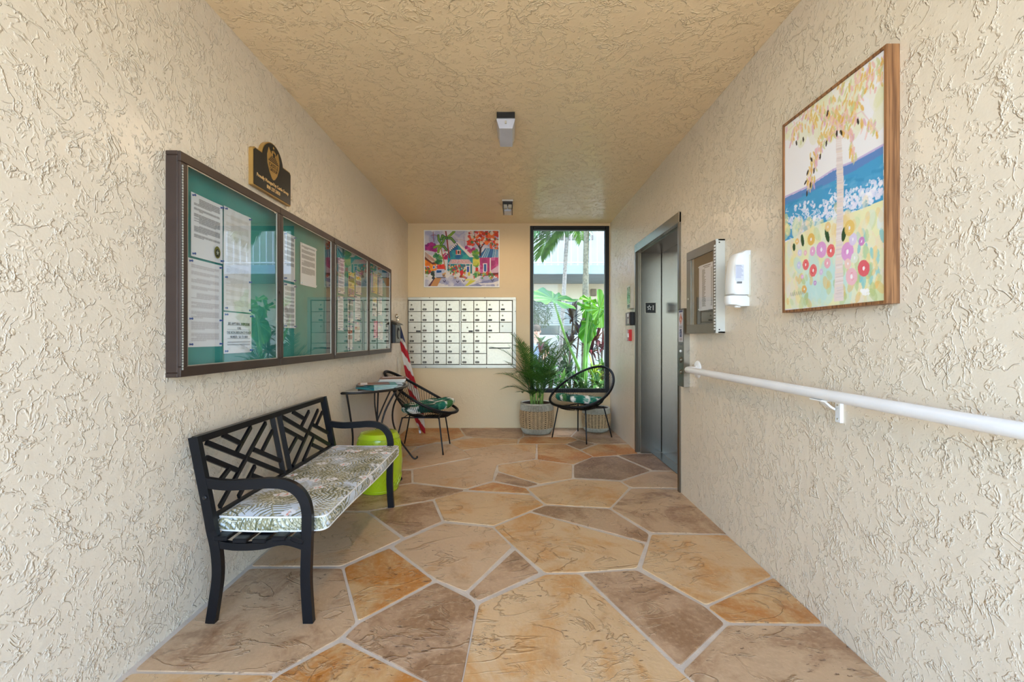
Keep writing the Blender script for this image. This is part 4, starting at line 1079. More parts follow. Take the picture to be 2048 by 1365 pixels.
obj('push_lever', slab([(.060,1.375),(.105,1.385),(.112,1.40),(.110,1.434)], 2.50, 2.60), M_plast, t, auto=True)
obj('nozzle', MB().lathe([(.014,1.368),(.017,1.372),(.017,1.40)], (XR-.05, 2.535, 0), 14), M_white, t, auto=True)
R = Raster(50, 90, (212, 216, 230)); R.asp = 1.6
for k in range(17): R.line([(.08,.95-k*.05),(random.uniform(.6,.95),.95-k*.05)], .03, (120,126,150) if k > 1 else (80,84,96), .7)
printed('instruction_label', R, frame((XR-.085, 2.4865, 1.515), (1,0,0), (0,0,1), (0,-1,0)), .045, .085, M_print, t)
bc = MB()
for k in range(9): bc.box(XR-.078+k*.0032, XR-.0765+k*.0032, 2.4855, 2.487, 1.497, 1.508)
obj('barcode', bc, M_ink, t)

# ------------------------------------------------------------------ handrail
t = thing('handrail', 'white round handrail along the right wall, rising toward the camera', 'handrail', (XR, 2.0, 0.97))
HX, HZ = 1.222, .977
pts = [(XR-.012, 3.20, HZ), (XR-.04, 3.20, HZ)]
for k in range(1, 8):
    a = PI/2*k/7; pts.append((XR-.04-.045*math.sin(a), 3.155+.045*math.cos(a), HZ))
pts += [(HX, 3.0, HZ), (HX, 2.0, HZ), (HX, 1.0, HZ), (HX, -.3, HZ)]
obj('rail', MB().tube(pts, .0215, 20), M_white, t, auto=True)
obj('wall_flange', MB().lathe([(.062,0),(.062,.004),(.054,.011),(.03,.016),(.027,.022)], (0,0,0), 28, RIGHT(XR+.002, 3.20, HZ)), M_white, t, auto=True)
for yy in (1.81, .75):
    b = MB(); b.box(XR-.012, XR+.003, yy-.016, yy+.016, HZ-.115, HZ-.035, bev=.003)
    b.tube([(XR-.008, yy, HZ-.055), (XR-.03, yy, HZ-.060), (XR-.048, yy, HZ-.05), (HX+.015, yy, HZ-.03), (HX, yy, HZ-.023)], 0, flat=(.026, .008, (1,0,.2)))
    b.box(HX-.016, HX+.016, yy-.035, yy+.035, HZ-.026, HZ-.0215)
    k = obj('bracket', b, M_white, t)
    for z in (HZ-.1, HZ-.045): obj('screw', MB().tube([(XR-.014, yy, z), (XR-.011, yy, z)], .004, 8), M_alu, k)

# ------------------------------------------------------------------ ceiling lamps
M_lens = pm('prismatic_lens', (198, 200, 208), 0.25, 0, .04, bmp=.0006, bs=300, spec=.6)
def lamp(x, y, L, w, drop, label, near):
    ld = bpy.data.lights.new('corridor_fill', 'AREA'); ld.shape = 'RECTANGLE'; ld.size = w*.8; ld.size_y = L*.6; ld.energy = 3.2; ld.color = (1.0, .72, .46)
    lo = bpy.data.objects.new('corridor_fill', ld); COL.objects.link(lo); lo.location = (x, y+L*.6, ZC-drop*1.2)   # added warm fill for the deep corridor; the fixture itself is off
    t = thing('ceiling_lamp', label, 'ceiling lamp', (x, y+L/2, ZC))
    obj('base', MB().box(x-w/2, x+w/2, y, y+L*.92, ZC-drop*.42, ZC+.003, bev=.003), M_pblack, t)
    if near:
        P = [(y+.005, ZC-drop*.40), (y-.004, ZC-drop*.50), (y+.03, ZC-drop), (y+L, ZC-drop*1.12), (y+L, ZC-drop*.40)]
        a, b = x-w/2-.002, x+w/2+.002; ch = .018; n = len(P)
        mb = MB(); mb.v = [(a, p, q) for p, q in P]+[(b, p, q) for p, q in P]
        # chamfered lower edges
        mb.v[2] = (a+ch, *mb.v[2][1:]); mb.v[3] = (a+ch, *mb.v[3][1:]); mb.v[7] = (b-ch, *mb.v[7][1:]); mb.v[8] = (b-ch, *mb.v[8][1:])
        mb.f = [tuple(range(n)), tuple(range(2*n-1, n-1, -1))]+[((i+1) % n, i, n+i, n+(i+1) % n) for i in range(n)]
        ln = obj('lens', mb, M_lens, t)
        obj('lens_clip', MB().box(x-.006, x+.006, y-.002, y+.012, ZC-drop*.78, ZC-drop*.60, bev=.001), M_alu, t)
    else:
        obj('trim', MB().box(x-w/2-.006, x+w/2+.006, y-.012, y, ZC-.016, ZC+.002), M_side, t)
        m2 = pm('cream_diffuser', (196, 190, 170), 0.5)
        for s in (-1, 1): obj('diffuser', MB().box(x+s*.027-.022, x+s*.027+.022, y+.02, y+.09, ZC-drop*.8, ZC-drop*.42, bev=.003), m2, t)
        obj('lens', MB().box(x-w/2+.014, x+w/2-.014, y+.09, y+L, ZC-drop, ZC-drop*.42, bev=.004), M_lens, t)
        for s in (-1, 1): obj('side_arm', MB().box(x+s*(w/2-.006)-.005, x+s*(w/2-.006)+.005, y, y+L, ZC-drop*1.0, ZC-drop*.4, bev=.001), M_pblack, t)
lamp(-.042, 3.07, .30, .122, .098, 'grey lensed lamp with a black base, nearer of two on the ceiling', True)
lamp(-.048, 5.03, .26, .112, .10, 'small black sided lamp, farther of two on the ceiling', False)

# ------------------------------------------------------------------ bench
BY0, BY1 = 1.918, 3.222
t = thing('metal_bench', 'black metal garden bench with lattice back against the left wall', 'bench', (-1.06, 2.57, 0))
def bar(mb, pts, w, h, up=(0,1,0)): return mb.tube(pts, 0, flat=(w, h, up))
def smooth_pts(P, n=4):
    out = []; P = [Vector(p) for p in P]
    for i in range(len(P)-1):
        p0 = P[max(i-1, 0)]; p1 = P[i]; p2 = P[i+1]; p3 = P[min(i+2, len(P)-1)]
        for k in range(n):
            s = k/n; out.append(0.5*((2*p1)+(-p0+p2)*s+(2*p0-5*p1+4*p2-p3)*s*s+(-p0+3*p1-3*p2+p3)*s**3))
    out.append(P[-1]); return out
for yy in (BY0, BY1):
    obj('back_post', bar(MB(), smooth_pts([(-1.338,yy,.782),(-1.31,yy,.64),(-1.282,yy,.50),(-1.262,yy,.39)]), .04, .026), M_black, t)
    obj('leg', bar(MB(), smooth_pts([(-1.262,yy,.392),(-1.243,yy,.30),(-1.238,yy,.20),(-1.252,yy,.09),(-1.266,yy,.0)]), .04, .026), M_black, t)
    obj('leg', bar(MB(), smooth_pts([(-.860,yy,.46),(-.862,yy,.34),(-.866,yy,.20),(-.862,yy,.10),(-.855,yy,.0)]), .042, .026), M_black, t)
    A = smooth_pts([(-1.30,yy,.592),(-1.20,yy,.580),(-1.08,yy,.585),(-1.02,yy,.589),(-.955,yy,.583),(-.905,yy,.558),(-.872,yy,.512),(-.860,yy,.455)], 5)
    obj('armrest', bar(MB(), A, .042, .024), M_black, t)
    obj('seat_rail', bar(MB(), smooth_pts([(-1.255,yy,.338),(-1.17,yy,.322),(-1.06,yy,.325),(-.96,yy,.345),(-.87,yy,.322)]), .03, .022, (0,1,0)), M_black, t)
    for x, z in ((-1.285,.53),): obj('bolt', MB().lathe([(.009,0),(.009,.003),(.005,.006)], (0,0,0), 10, frame((x, yy-.014 if yy < 2.5 else yy+.014, z), (1,0,0), (0,0,1), (0,-1 if yy < 2.5 else 1,0))), M_iron, t)
for (x, z, tz) in ((-1.222,.358,.0),(-1.142,.348,0),(-1.060,.347,0),(-.978,.358,0),(-.900,.350,-.35)):
    M = Matrix.Translation((x, 0, z)) @ Matrix.Rotation(-tz, 4, 'Y')
    obj('seat_slat', MB().box(-.029, .029, BY0-.016, BY1+.016, -.010, .010, M, bev=.004), M_black, t)
def bp(cx, cy_):
    x = 400+cx/4.876; y = 820+cy_/4.876; a = (x-1024)/F; b = (676-y)/F
    k = -1.424/(a+.2*b); return Vector((k*a, k, CAMZ+k*b))
def brail(mb, p, q, w=.022, h=.012): return mb.tube([p, q], 0, flat=(h, w, (.0, .2, 1)))
def onback(y, z): return Vector((-1.338+.2*(.77-z), y, z))
m = MB().tube([onback(BY0, .768), onback(BY1, .768)], 0, flat=(.026, .03, (0,0,1))); obj('top_rail', m, M_black, t)
m = MB().tube([onback(BY0, .435), onback(BY1, .435)], 0, flat=(.022, .024, (0,0,1))); obj('bottom_rail', m, M_black, t)
cen = [((690,110),(830,610)),((760,85),(890,570))]
for a, b in cen:
    p, q = bp(*a), bp(*b); ym = p.y*.5+q.y*.5
    obj('centre_upright', brail(MB(), onback(ym, .76), onback(ym, .44), .024, .014), M_black, t)
segs = [((60,320),(815,618)),((62,468),(385,600)),((222,244),(408,335)),((190,950),(640,128)),((355,420),(495,168)),
        ((605,405),(706,205)),((520,388),(785,500)),((190,700),(285,575)),((375,850),(535,550)),((500,640),(680,705)),
        ((790,66),(1265,345)),((905,550),(1150,2)),((985,170),(1062,15)),((1135,150),(1192,22)),((905,22),(1010,86)),
        ((1095,145),(1248,228)),((805,180),(1012,292)),((862,420),(942,272)),((1005,505),(1108,270)),((1090,340),(1208,398))]
for a, b in segs:
    p, q = bp(*a), bp(*b)
    p.y = min(max(p.y, BY0+.01), BY1-.01); q.y = min(max(q.y, BY0+.01), BY1-.01)
    p = onback(p.y, max(min(p.z, .762), .44)); q = onback(q.y, max(min(q.z, .762), .44))
    obj('lattice_slat', brail(MB(), p, q), M_black, t)

# ------------------------------------------------------------------ palm print cushion on the bench
def palm_print(w, h, n_fr, seed, W, H):
    r = random.Random(seed); R = Raster(w, h, (208, 216, 222)); R.asp = H/W
    OL = [(128,122,86),(166,158,122),(200,192,158),(216,208,180),(112,110,80),(232,226,204),(186,178,146)]
    for _ in range(n_fr*2): R.ell(r.random(), r.random(), r.uniform(.01,.03), r.uniform(.01,.03), (224,230,232), .5)
    fr = []
    for k in range(n_fr*2+4): fr.append(((k % 13+r.random())/13, ((k//13) % 5+r.random())/5, r.uniform(-1.1,1.1)+(PI if r.random() < .5 else 0)))
    fr.sort()
    for (u, v, a) in fr:
        L = r.uniform(.20, .30)/W; bend = r.uniform(-1.3, 1.3); n = 12; pts = []
        x, y = u, v
        for i in range(n):
            aa = a+bend*i/n; pts.append((x, y, aa)); x += L/n*math.cos(aa); y += L/n*math.sin(aa)/R.asp
        pal = r.sample(OL, 4)
        for s in (-1, 1):
            for i in range(1, n):
                px, py, aa = pts[i]; la = aa+s*(1.15-.6*i/n); ll = (.07+.045*math.sin(PI*i/n))/W*(1-.4*i/n)
                e = (px+ll*math.cos(la), py+ll*math.sin(la)/R.asp); mid = (px+ll*.5*math.cos(la+.18*s), py+ll*.5*math.sin(la+.18*s)/R.asp)
                R.line([(px, py), mid], .0078/W, pal[0] if (i+s) % 3 else pal[1], .95); R.line([mid, e], .0042/W, pal[0] if (i+s) % 3 else pal[1], .95)
                R.line([(px, py-.0035/R.asp), (mid[0], mid[1]-.0035/R.asp), e], .0022/W, (74,76,52), .85)
        R.line([(p[0], p[1]) for p in pts], .005/W, pal[2], .95)
    for _ in range(int(n_fr*.8)):
        u, v = r.random(), r.random()
        for k in range(7):
            a = k*.9+r.random(); R.ell(u+.019/W*math.cos(a), v+.019/W*math.sin(a)/R.asp, .014/W, .009/W, (238,236,234), 1, -a)
        if r.random() < .6:
            for k in range(4): R.ell(u+r.uniform(-.02,.02)/W, v+r.uniform(-.012,.012)/W/R.asp, .008/W, .004/W, r.choice([(232,168,146),(222,140,120),(240,200,180)]), .9, r.uniform(-1,1))
        else:
            for k in range(4): R.ell(u+r.uniform(-.03,.03)/W, v+r.uniform(-.02,.02)/W/R.asp, .003/W, .003/W, (90,92,70), .9)
    return R
CL, CW, CT = 1.275, .475, .058
R = palm_print(900, 336, 30, 21, CL, CW)
def cushion(name, x0, y0, z0):
    nx, ny = 60, 0
    N, Mv = 680, 250
    u = np.linspace(0, 1, N); v = np.linspace(0, 1, Mv); U, V = np.meshgrid(u, v)
    Y = U*CL; X = V*CW
    r_ = .035
    def clampc(X, Y):
        cx = np.clip(X, r_, CW-r_); cy = np.clip(Y, r_, CL-r_); dx, dy = X-cx, Y-cy; d = np.hypot(dx, dy); k = np.where(d > r_, r_/np.maximum(d, 1e-9), 1)
        return cx+dx*k, cy+dy*k
    X2, Y2 = clampc(X, Y)
    edge = np.minimum(np.minimum(X, CW-X), np.minimum(Y, CL-Y))
    dome = .016*(1-np.exp(-edge/.05)); wr = .0022*np.sin(Y*9+np.sin(X*11)*1.3)*np.minimum(edge/.05, 1)
    Zt = CT+dome+wr
    def sag(Y_, X_): return .006*np.sin(Y_/CL*PI*2.2+.4)-.007*np.sin(PI*X_/CW)
    me = bpy.data.meshes.new(name)
    top = np.stack([x0+X2, y0+Y2, z0+Zt+sag(Y2, X2)*.5], -1).reshape(-1, 3)
    cols = R.sample(U*.9999, V*.9999).reshape(-1, 3)
    idx = np.arange(N*Mv).reshape(Mv, N)
    q = np.stack([idx[:-1, :-1], idx[1:, :-1], idx[1:, 1:], idx[:-1, 1:]], -1).reshape(-1, 4)
    ring = np.concatenate([idx[0, :], idx[1:, -1], idx[-1, -2::-1], idx[-2:0:-1, 0]])
    n = len(ring); base = top[ring]; K = 14; V2 = [top]; C2 = [cols]; F2 = [q]
    cx, cy = x0+CW/2, y0+CL/2; s = np.arange(n)/n*(2*(CL+CW))
    prev = ring
    xn, yn = base[:, 0]-cx, base[:, 1]-cy
    nx_ = np.where(np.abs(xn) > CW/2-.03, np.sign(xn), 0); ny_ = np.where(np.abs(yn) > CL/2-.03, np.sign(yn), 0); nl = np.maximum(np.hypot(nx_, ny_), 1)
    for k in range(1, K+1):
        f_ = k/K; bulge = .006*math.sin(PI*f_)
        P = base.copy(); P[:, 0] += nx_/nl*bulge; P[:, 1] += ny_/nl*bulge; zb = z0+sag(base[:, 1]-y0, base[:, 0]-x0)
        P[:, 2] = base[:, 2]*(1-f_)+zb*f_
        V2.append(P); C2.append(R.sample((s/1.3) % 1*.999, np.full(n, .1+.1*f_)+(.3*np.floor(s/1.3)) % .8))
        cur = np.arange(n)+len(top)+(k-1)*n
        F2.append(np.stack([prev, np.roll(prev, -1), np.roll(cur, -1), cur], -1)); prev = cur
    me.from_pydata(np.concatenate(V2).tolist(), [], np.concatenate(F2).tolist()+[tuple(int(i) for i in prev[::-1])]); me.update()
    me.polygons.foreach_set('use_smooth', [True]*len(me.polygons)); setcol(me, np.concatenate(C2))
    o = obj(name, me, M_fabric); ORG[o.name] = Vector((0,0,0))
    Mp = pm('white_piping', (232, 230, 224), .7)
    step = max(1, n//200)
    obj('piping', MB().tube([tuple(p) for p in base[::step]], .0042, 6, closed=True), Mp, o, smooth=True, label='white piping cord')
    bot = V2[-1][::step]; obj('piping', MB().tube([tuple(p) for p in bot], .0042, 6, closed=True), Mp, o, smooth=True, label='white piping cord')
    return o
o = cushion('bench_cushion', -1.275, 1.955, .372)
tag(o, 'long palm leaf print cushion with white piping lying on the bench', 'cushion')

# ------------------------------------------------------------------ lime garden stool
SX, SY = -1.052, 3.60
t = thing('garden_stool', 'lime green ceramic drum stool behind the end of the bench', 'stool', (SX, SY, 0))
prof = [(.138,0),(.146,.004),(.150,.02),(.168,.09),(.178,.17),(.181,.23),(.178,.29),(.166,.37),(.158,.41),(.156,.425),(.150,.432),(.147,.440),(.140,.455),(.10,.463),(.03,.466),(.0,.466)]
obj('body', MB().lathe(prof, (SX, SY, 0), 56, cap=False), M_lime, t, auto=True)
m = MB()
for zr, rr in ((.022,.1505),(.418,.1575)): m.tube([(SX+rr*math.cos(k*PI/24), SY+rr*math.sin(k*PI/24), zr) for k in range(48)], .0035, 6, closed=True)
obj('band', m, M_lime, t, smooth=True)
m = MB()
def srad(z): return np.interp(z, [p[1] for p in prof[:11]], [p[0] for p in prof[:11]])
for k in range(22):                                                  # incised lattice, raised ridges
    for (za, zb_) in ((.05,.09),(.09,.13),(.33,.37),(.37,.40)):
        for s in (-1, 1):
            a0 = k*2*PI/22; a1 = a0+s*PI/22
            m.tube([(SX+(srad(za)+.001)*math.cos(a0), SY+(srad(za)+.001)*math.sin(a0), za), (SX+(srad(zb_)+.001)*math.cos(a1), SY+(srad(zb_)+.001)*math.sin(a1), zb_)], .002, 4)
obj('raised_pattern', m, M_lime, t, kind='stuff')

# ------------------------------------------------------------------ half-round side table with magazines
TY, TZ = 4.17, .762
t = thing('side_table', 'half round black wrought iron table with glass top by the left wall', 'table', (-1.2, TY, 0))
arc = [(XL+.012+.40*math.sin(PI*k/24), TY-.50*math.cos(PI*k/24)) for k in range(25)]
obj('top_rim', MB().tube([(x, y, TZ-.012) for x, y in arc], .009, 8, closed=True), M_iron, t, smooth=True)
obj('glass_top', MB().prism([(x, y) for x, y in arc][::-1], -.006, Matrix.Translation((0,0,TZ))), pm('dark_glass', (40, 44, 40), .08, 0, .05, coat=.5), t)
def scroll(c, r, a0, a1, n=12): return [(c[0]+r*(1-.0*k/n)*math.cos(a0+(a1-a0)*k/n), c[1], c[2]+r*math.sin(a0+(a1-a0)*k/n)) for k in range(n+1)]
for pts in ([(-1.02,4.02,TZ-.02),(-1.10,3.94,.56),(-1.12,3.88,.38),(-1.07,3.84,.20),(-1.0,3.81,.07),(-.955,3.80,.012),(-.925,3.795,.018),(-.925,3.795,.034)],
            [(-1.02,4.30,TZ-.02),(-1.13,4.36,.56),(-1.15,4.40,.38),(-1.09,4.44,.20),(-1.01,4.465,.07),(-.965,4.475,.012),(-.935,4.48,.018),(-.935,4.48,.034)],
            [(-1.355,3.73,TZ-.02),(-1.345,3.78,.56),(-1.34,3.83,.36),(-1.345,3.80,.16),(-1.352,3.76,.03),(-1.352,3.75,.009)],
            [(-1.355,4.62,TZ-.02),(-1.345,4.56,.56),(-1.34,4.52,.36),(-1.345,4.55,.16),(-1.352,4.60,.03),(-1.352,4.61,.009)]):
    obj('leg', MB().tube(smooth_pts(pts, 5), .0085, 8), M_iron, t, smooth=True)
obj('brace', MB().tube(smooth_pts([(-1.355,4.50,TZ-.02),(-1.345,4.46,.56),(-1.335,4.50,.36),(-1.345,4.56,.18)], 5), .007, 8), M_iron, t, smooth=True)
obj('brace', MB().tube(smooth_pts([(-1.10,4.16,TZ-.02),(-1.20,4.16,.52),(-1.22,4.16,.40),(-1.12,4.38,.22)], 5), .007, 8), M_iron, t, smooth=True)
MT = [pm('cover_teal', (24, 140, 150), .35), pm('cover_teal_dark', (20, 110, 130), .35), pm('cover_green', (60, 140, 120), .35), pm('cover_brown', (130, 96, 80), .4), pm('cover_grey', (140, 134, 134), .4)]
M_pages = pm('page_edges', (222, 216, 200), .8)
def magazine(x, y, z, W, L, th, rot, cov, label, cat='magazine', group=None, tilt=0):
    M = Matrix.Translation((x, y, z)) @ Matrix.Rotation(rot, 4, 'Z') @ Matrix.Rotation(tilt, 4, 'Y')
    t = thing('magazine', label, cat, (x, y, z), group)
    obj('pages', MB().box(-W/2+.001, W/2-.001, -L/2+.001, L/2-.001, .0008, th-.0008, M), M_pages, t)
    m = MB().box(-W/2, W/2, -L/2, L/2, th-.0008, th, M); m.box(-W/2, W/2, -L/2, L/2, 0, .0008, M); m.box(-W/2-.0008, -W/2, -L/2, L/2, 0, th, M)
    obj('cover', m, cov, t)
    m = MB().box(-W*.42, W*.42, L*.2, L*.42, th, th+.0003, M); obj('cover_print', m, M_paper if cov is not MT[0] else MT[2], t)
G = 'fanned teal magazines on the side table'
z = TZ
for k in range(5):
    magazine(-1.19+k*.012, 3.97+k*.035-.02, z, .20, .27, .0045, .9-k*.14, MT[(0,1,0,2,0)[k]], ('teal magazine at the bottom of the fan on the side table','dark teal magazine second from the bottom of the fan','teal magazine in the middle of the fan on the side table','green magazine second from the top of the fan','teal magazine on top of the fan, nearest the bench')[k], group=G); z += .0048
magazine(-1.24, 4.08, z, .20, .27, .004, 1.9, MT[3], 'brown covered magazine lying across the teal fan')
z = TZ
for k in range(6):
    magazine(-1.16+random.uniform(-.012,.012), 4.40+random.uniform(-.012,.012), z, .24, .30, .008, .15+random.uniform(-.16,.16), MT[4] if k < 5 else MT[3], ('grey newspaper at the bottom of the stack on the far side of the table','grey newspaper second from the bottom of the far stack','grey newspaper third from the bottom of the far stack','grey newspaper fourth from the bottom of the far stack','grey newspaper just under the brown one of the far stack','brown and white newspaper on top of the far stack')[k], 'newspaper', 'newspapers stacked on the side table'); z += .0082

# ------------------------------------------------------------------ round cord chairs
M_cord = pm('black_cord', (12, 13, 15), .5, spec=.3)
def leafcushion(R0, seed):
    """round tufted seat cushion with a green leaf print"""
    r = random.Random(seed); n, mr = 96, 34
    R = Raster(150, 150, (226, 224, 214))
    for k in range(49):
        u, v, a = (k % 7+r.random())/7, (k//7+r.random())/7, r.uniform(0, 6.3); c1 = r.choice([(24,84,72),(34,104,84),(22,66,54),(60,110,60),(40,120,100)])
        for i in range(-4, 5):
            aa = a+i*.3; L = .13*(1-.05*abs(i)); R.line([(u, v), (u+L*math.cos(aa), v+L*math.sin(aa))], .028, c1, .97)
        R.line([(u, v), (u+.13*math.cos(a), v+.13*math.sin(a))], .007, (120,160,110), .9)
    vs, cs = [], []
    th = .042
    for i in range(mr+1):
        f_ = i/mr
        for k in range(n):
            a = 2*PI*k/n
            if f_ <= .62: q = f_/.62; rr = R0*.96*q; z = th*(1-.25*q**3)+.007*math.cos(8*a)*q*q+.006*math.sin(q*9)
            else:
                q = (f_-.62)/.38; rr = R0*(.96+.04*math.sin(PI*q)-.10*q*q); z = th*(.75-1.5*q)*(1 if q < 1 else 1)+.007*math.cos(8*a)*(1-q)
            rr *= 1-.012*(math.cos(8*a)*.5+.5)
            vs.append((rr*math.cos(a), rr*math.sin(a), z+th)); s_ = rr/R0*(.46 if f_ <= .62 else .46+.04*q)
            cs.append(R.sample(.5+s_*math.cos(a), .5+s_*math.sin(a)))
    fs = [(i*n+k, i*n+(k+1) % n, (i+1)*n+(k+1) % n, (i+1)*n+k) for i in range(mr) for k in range(n)]+[tuple(range(mr*n+n-1, mr*n-1, -1))]
    me = bpy.data.meshes.new('round_cushion'); me.from_pydata(vs, [], fs); me.update(); me.polygons.foreach_set('use_smooth', [True]*len(me.polygons))
    setcol(me, np.array(cs)); return me
def rim(a):
    """the big tilted hoop; a = 0 at the front, pi at the back"""
    c, s = math.cos(a), math.sin(a)
    x = -.01+.385*c; y = .375*s*(1-.10*(-c))
    q = (1-c)/2; z = .412+.423*q**1.35
    return Vector((x, y, z))
def cord_chair(loc, rz, label, label_c, seed):
    t = thing('cord_chair', label, 'chair', (0,0,0))
    n = 72
    obj('hoop', MB().tube([rim(2*PI*k/n) for k in range(n)], .0135, 10, closed=True), M_cord, t, smooth=True)
    base = lambda a: Vector((.02+.17*math.cos(a), .17*math.sin(a), .365+.02*(1-math.cos(a))/2))
    obj('seat_ring', MB().tube([base(2*PI*k/40) for k in range(40)], .007, 8, closed=True), M_black, t, smooth=True)
    m = MB(); NC = 78
    for k in range(NC):
        a = 2*PI*k/NC; p, q = rim(a), base(a*.94+.06*PI if False else a)
        mid = p.lerp(q, .5)+Vector((0, 0, -.028-.02*(1-math.cos(a))/2))+(q-p).cross(Vector((0,0,1))).normalized()*0
        m.tube([p, p.lerp(mid, .6), mid, mid.lerp(q, .5)+Vector((0,0,-.006)), q], .0026, 5, caps=False)
    for k in range(14):
        a = 2*PI*k/28; m.tube([base(a), Vector((.02, 0, .352)), base(a+PI)], .0026, 5, caps=False)
    obj('cord_shell', m, M_cord, t, smooth=True, kind='stuff')
    wr = MB(); 
    for k in range(150):
        a = 2*PI*k/150; p = rim(a); d = (rim(a+.02)-rim(a-.02)).normalized(); u_ = d.orthogonal().normalized(); w_ = d.cross(u_)
        wr.tube([p-d*.004, p+d*.004], .0158, 8, caps=False)
    obj('cord_wrapping', wr, M_cord, t, smooth=True, kind='stuff')
    H_ = .262
    tops = [(.21,.20),(.21,-.20),(-.17,-.19),(-.17,.19)]; feet = [(H_,H_-.01),(H_,-H_+.01),(-H_+.01,-H_+.01),(-H_+.01,H_-.01)]
    for (a, b), (c, d) in zip(tops, feet):
        obj('leg', MB().tube(smooth_pts([(a*.9, b*.9, .372), (a, b, .366), (a+(c-a)*.08, b+(d-b)*.08, .345), (c, d, 0.0)], 4), .0078, 8), M_black, t, smooth=True)
    m = MB().tube([(a*.93, b*.93, .370) for a, b in tops], .006, 8, closed=True); obj('seat_frame', m, M_black, t)
    t.location = loc; t.rotation_euler = (0, 0, rz)
    me = leafcushion(.292, seed); me.transform(Matrix.Diagonal((1.0, 1.0, 1.12, 1)))
    me.transform(Matrix.Rotation(-.13, 4, 'Y')); me.transform(Matrix.Translation((.070, 0, .420)))
    me.transform(Matrix.Translation(Vector(loc)) @ Matrix.Rotation(rz, 4, 'Z'))
    o = obj('seat_cushion', me, M_fabric); tag(o, label_c, 'cushion')
cord_chair((-.965, 4.90, 0), 0.0, 'black round cord chair in the left corner behind the side table', 'round green leaf print cushion on the chair in the left corner', 4)
cord_chair((.845, 5.475, 0), math.radians(-135), 'black round cord chair in front of the window', 'round green leaf print cushion on the chair in front of the window', 9)

# ------------------------------------------------------------------ wall box and flag in the left corner
t = thing('suggestion_box', 'black metal wall mailbox with sloping lid just past the notice boards', 'mailbox', (XL, 5.17, 1.14))
obj('body', MB().box(XL-.003, XL+.088, 5.055, 5.285, 1.14, 1.36, bev=.003), pm('box_black', (24, 24, 24), .4), t)
obj('face_panel', MB().box(XL+.088, XL+.094, 5.065, 5.275, 1.15, 1.35, bev=.002), pm('box_pewter', (96, 96, 92), .4, .5), t, label='pewter grey front panel')
sc_ = [(XL+.0965, 5.17+(.05-.003*k/10)*math.cos(.6+k*.42)*.8, 1.25+(.06)*math.sin(.6+k*.42)) for k in range(12)]
obj('scroll_ornament', MB().tube(sc_, .005, 6), M_iron, t)
m = MB().add([(XL-.003,5.03,1.355),(XL+.12,5.03,1.345),(XL+.12,5.31,1.345),(XL-.003,5.31,1.355),(XL-.003,5.05,1.405),(XL+.105,5.04,1.362),(XL+.105,5.30,1.362),(XL-.003,5.29,1.405)],
    [(0,3,2,1),(4,5,6,7),(0,1,5,4),(1,2,6,5),(2,3,7,6),(3,0,4,7)])
obj('lid', m, pm('box_lid', (60, 60, 54), .4, .3), t)

t = thing('flagpole', 'furled flag with red and white stripes on a pole leaning in the left corner', 'flag', (-1.15, 5.69, 0))
p0, p1 = Vector((-1.150, 5.70, .006)), Vector((-1.362, 5.42, 1.40))
obj('pole', MB().tube([p0, p1], .011, 10), pm('pole_wood', (200, 190, 170), .4), t, smooth=True)
ax = (p1-p0).normalized(); q_ = ax.to_track_quat('Z', 'Y').to_matrix().to_4x4()
obj('finial', MB().lathe([(.010,0),(.020,.005),(.020,.012),(.010,.02),(.010,.035),(.022,.045),(.025,.06),(.018,.075),(.004,.085)], p1, 16, q_), pm('finial_silver', (206, 202, 190), .18, .9), t, smooth=True)
obj('foot_tip', MB().tube([p0, p0+ax*.04], .014, 10), M_white, t)
nu, nv = 64, 80; vs, cs = [], []
for j in range(nv+1):
    v = j/nv                                             # 0 top, 1 bottom
    c = p1.lerp(p0, .03+v*.93)+Vector((0, -.012, 0)); c.z = (p1.z-.02)*(1-v)+.055*v
    rad = .018+.085*v**.8 if v < .8 else (.018+.085*v**.8)*(1-(v-.8)*2.2)
    for i in range(nu):
        a = 2*PI*i/nu; f_ = 1+.22*math.sin(5*a+v*3)+.10*math.sin(9*a-v*5)
        vs.append((c.x+rad*.72*f_*math.cos(a)+.03*v, c.y+rad*.5*f_*math.sin(a), c.z-.05*v*math.cos(a)))
        w_ = v*8.5+.33*a*(1 if a < PI else -1)+(2 if a >= PI else 0)
        if v < .17+.03*math.sin(a): col = (44, 52, 86)
        else: col = (168, 26, 34) if int(w_+10) % 2 == 0 else (206, 196, 184)
        cs.append(np.array(col)/255.)
fs = [(j*nu+i, (j+1)*nu+i, (j+1)*nu+(i+1) % nu, j*nu+(i+1) % nu) for j in range(nv) for i in range(nu)]+[tuple(range(nu)), tuple(range(nv*nu+nu-1, nv*nu-1, -1))]
me = bpy.data.meshes.new('flag'); me.from_pydata(vs, [], fs); me.update(); me.polygons.foreach_set('use_smooth', [True]*len(me.polygons)); setcol(me, np.array(cs))
obj('flag', me, vcol('flag_cloth', .8, .0006, 500), t, label='furled red and white striped cloth')

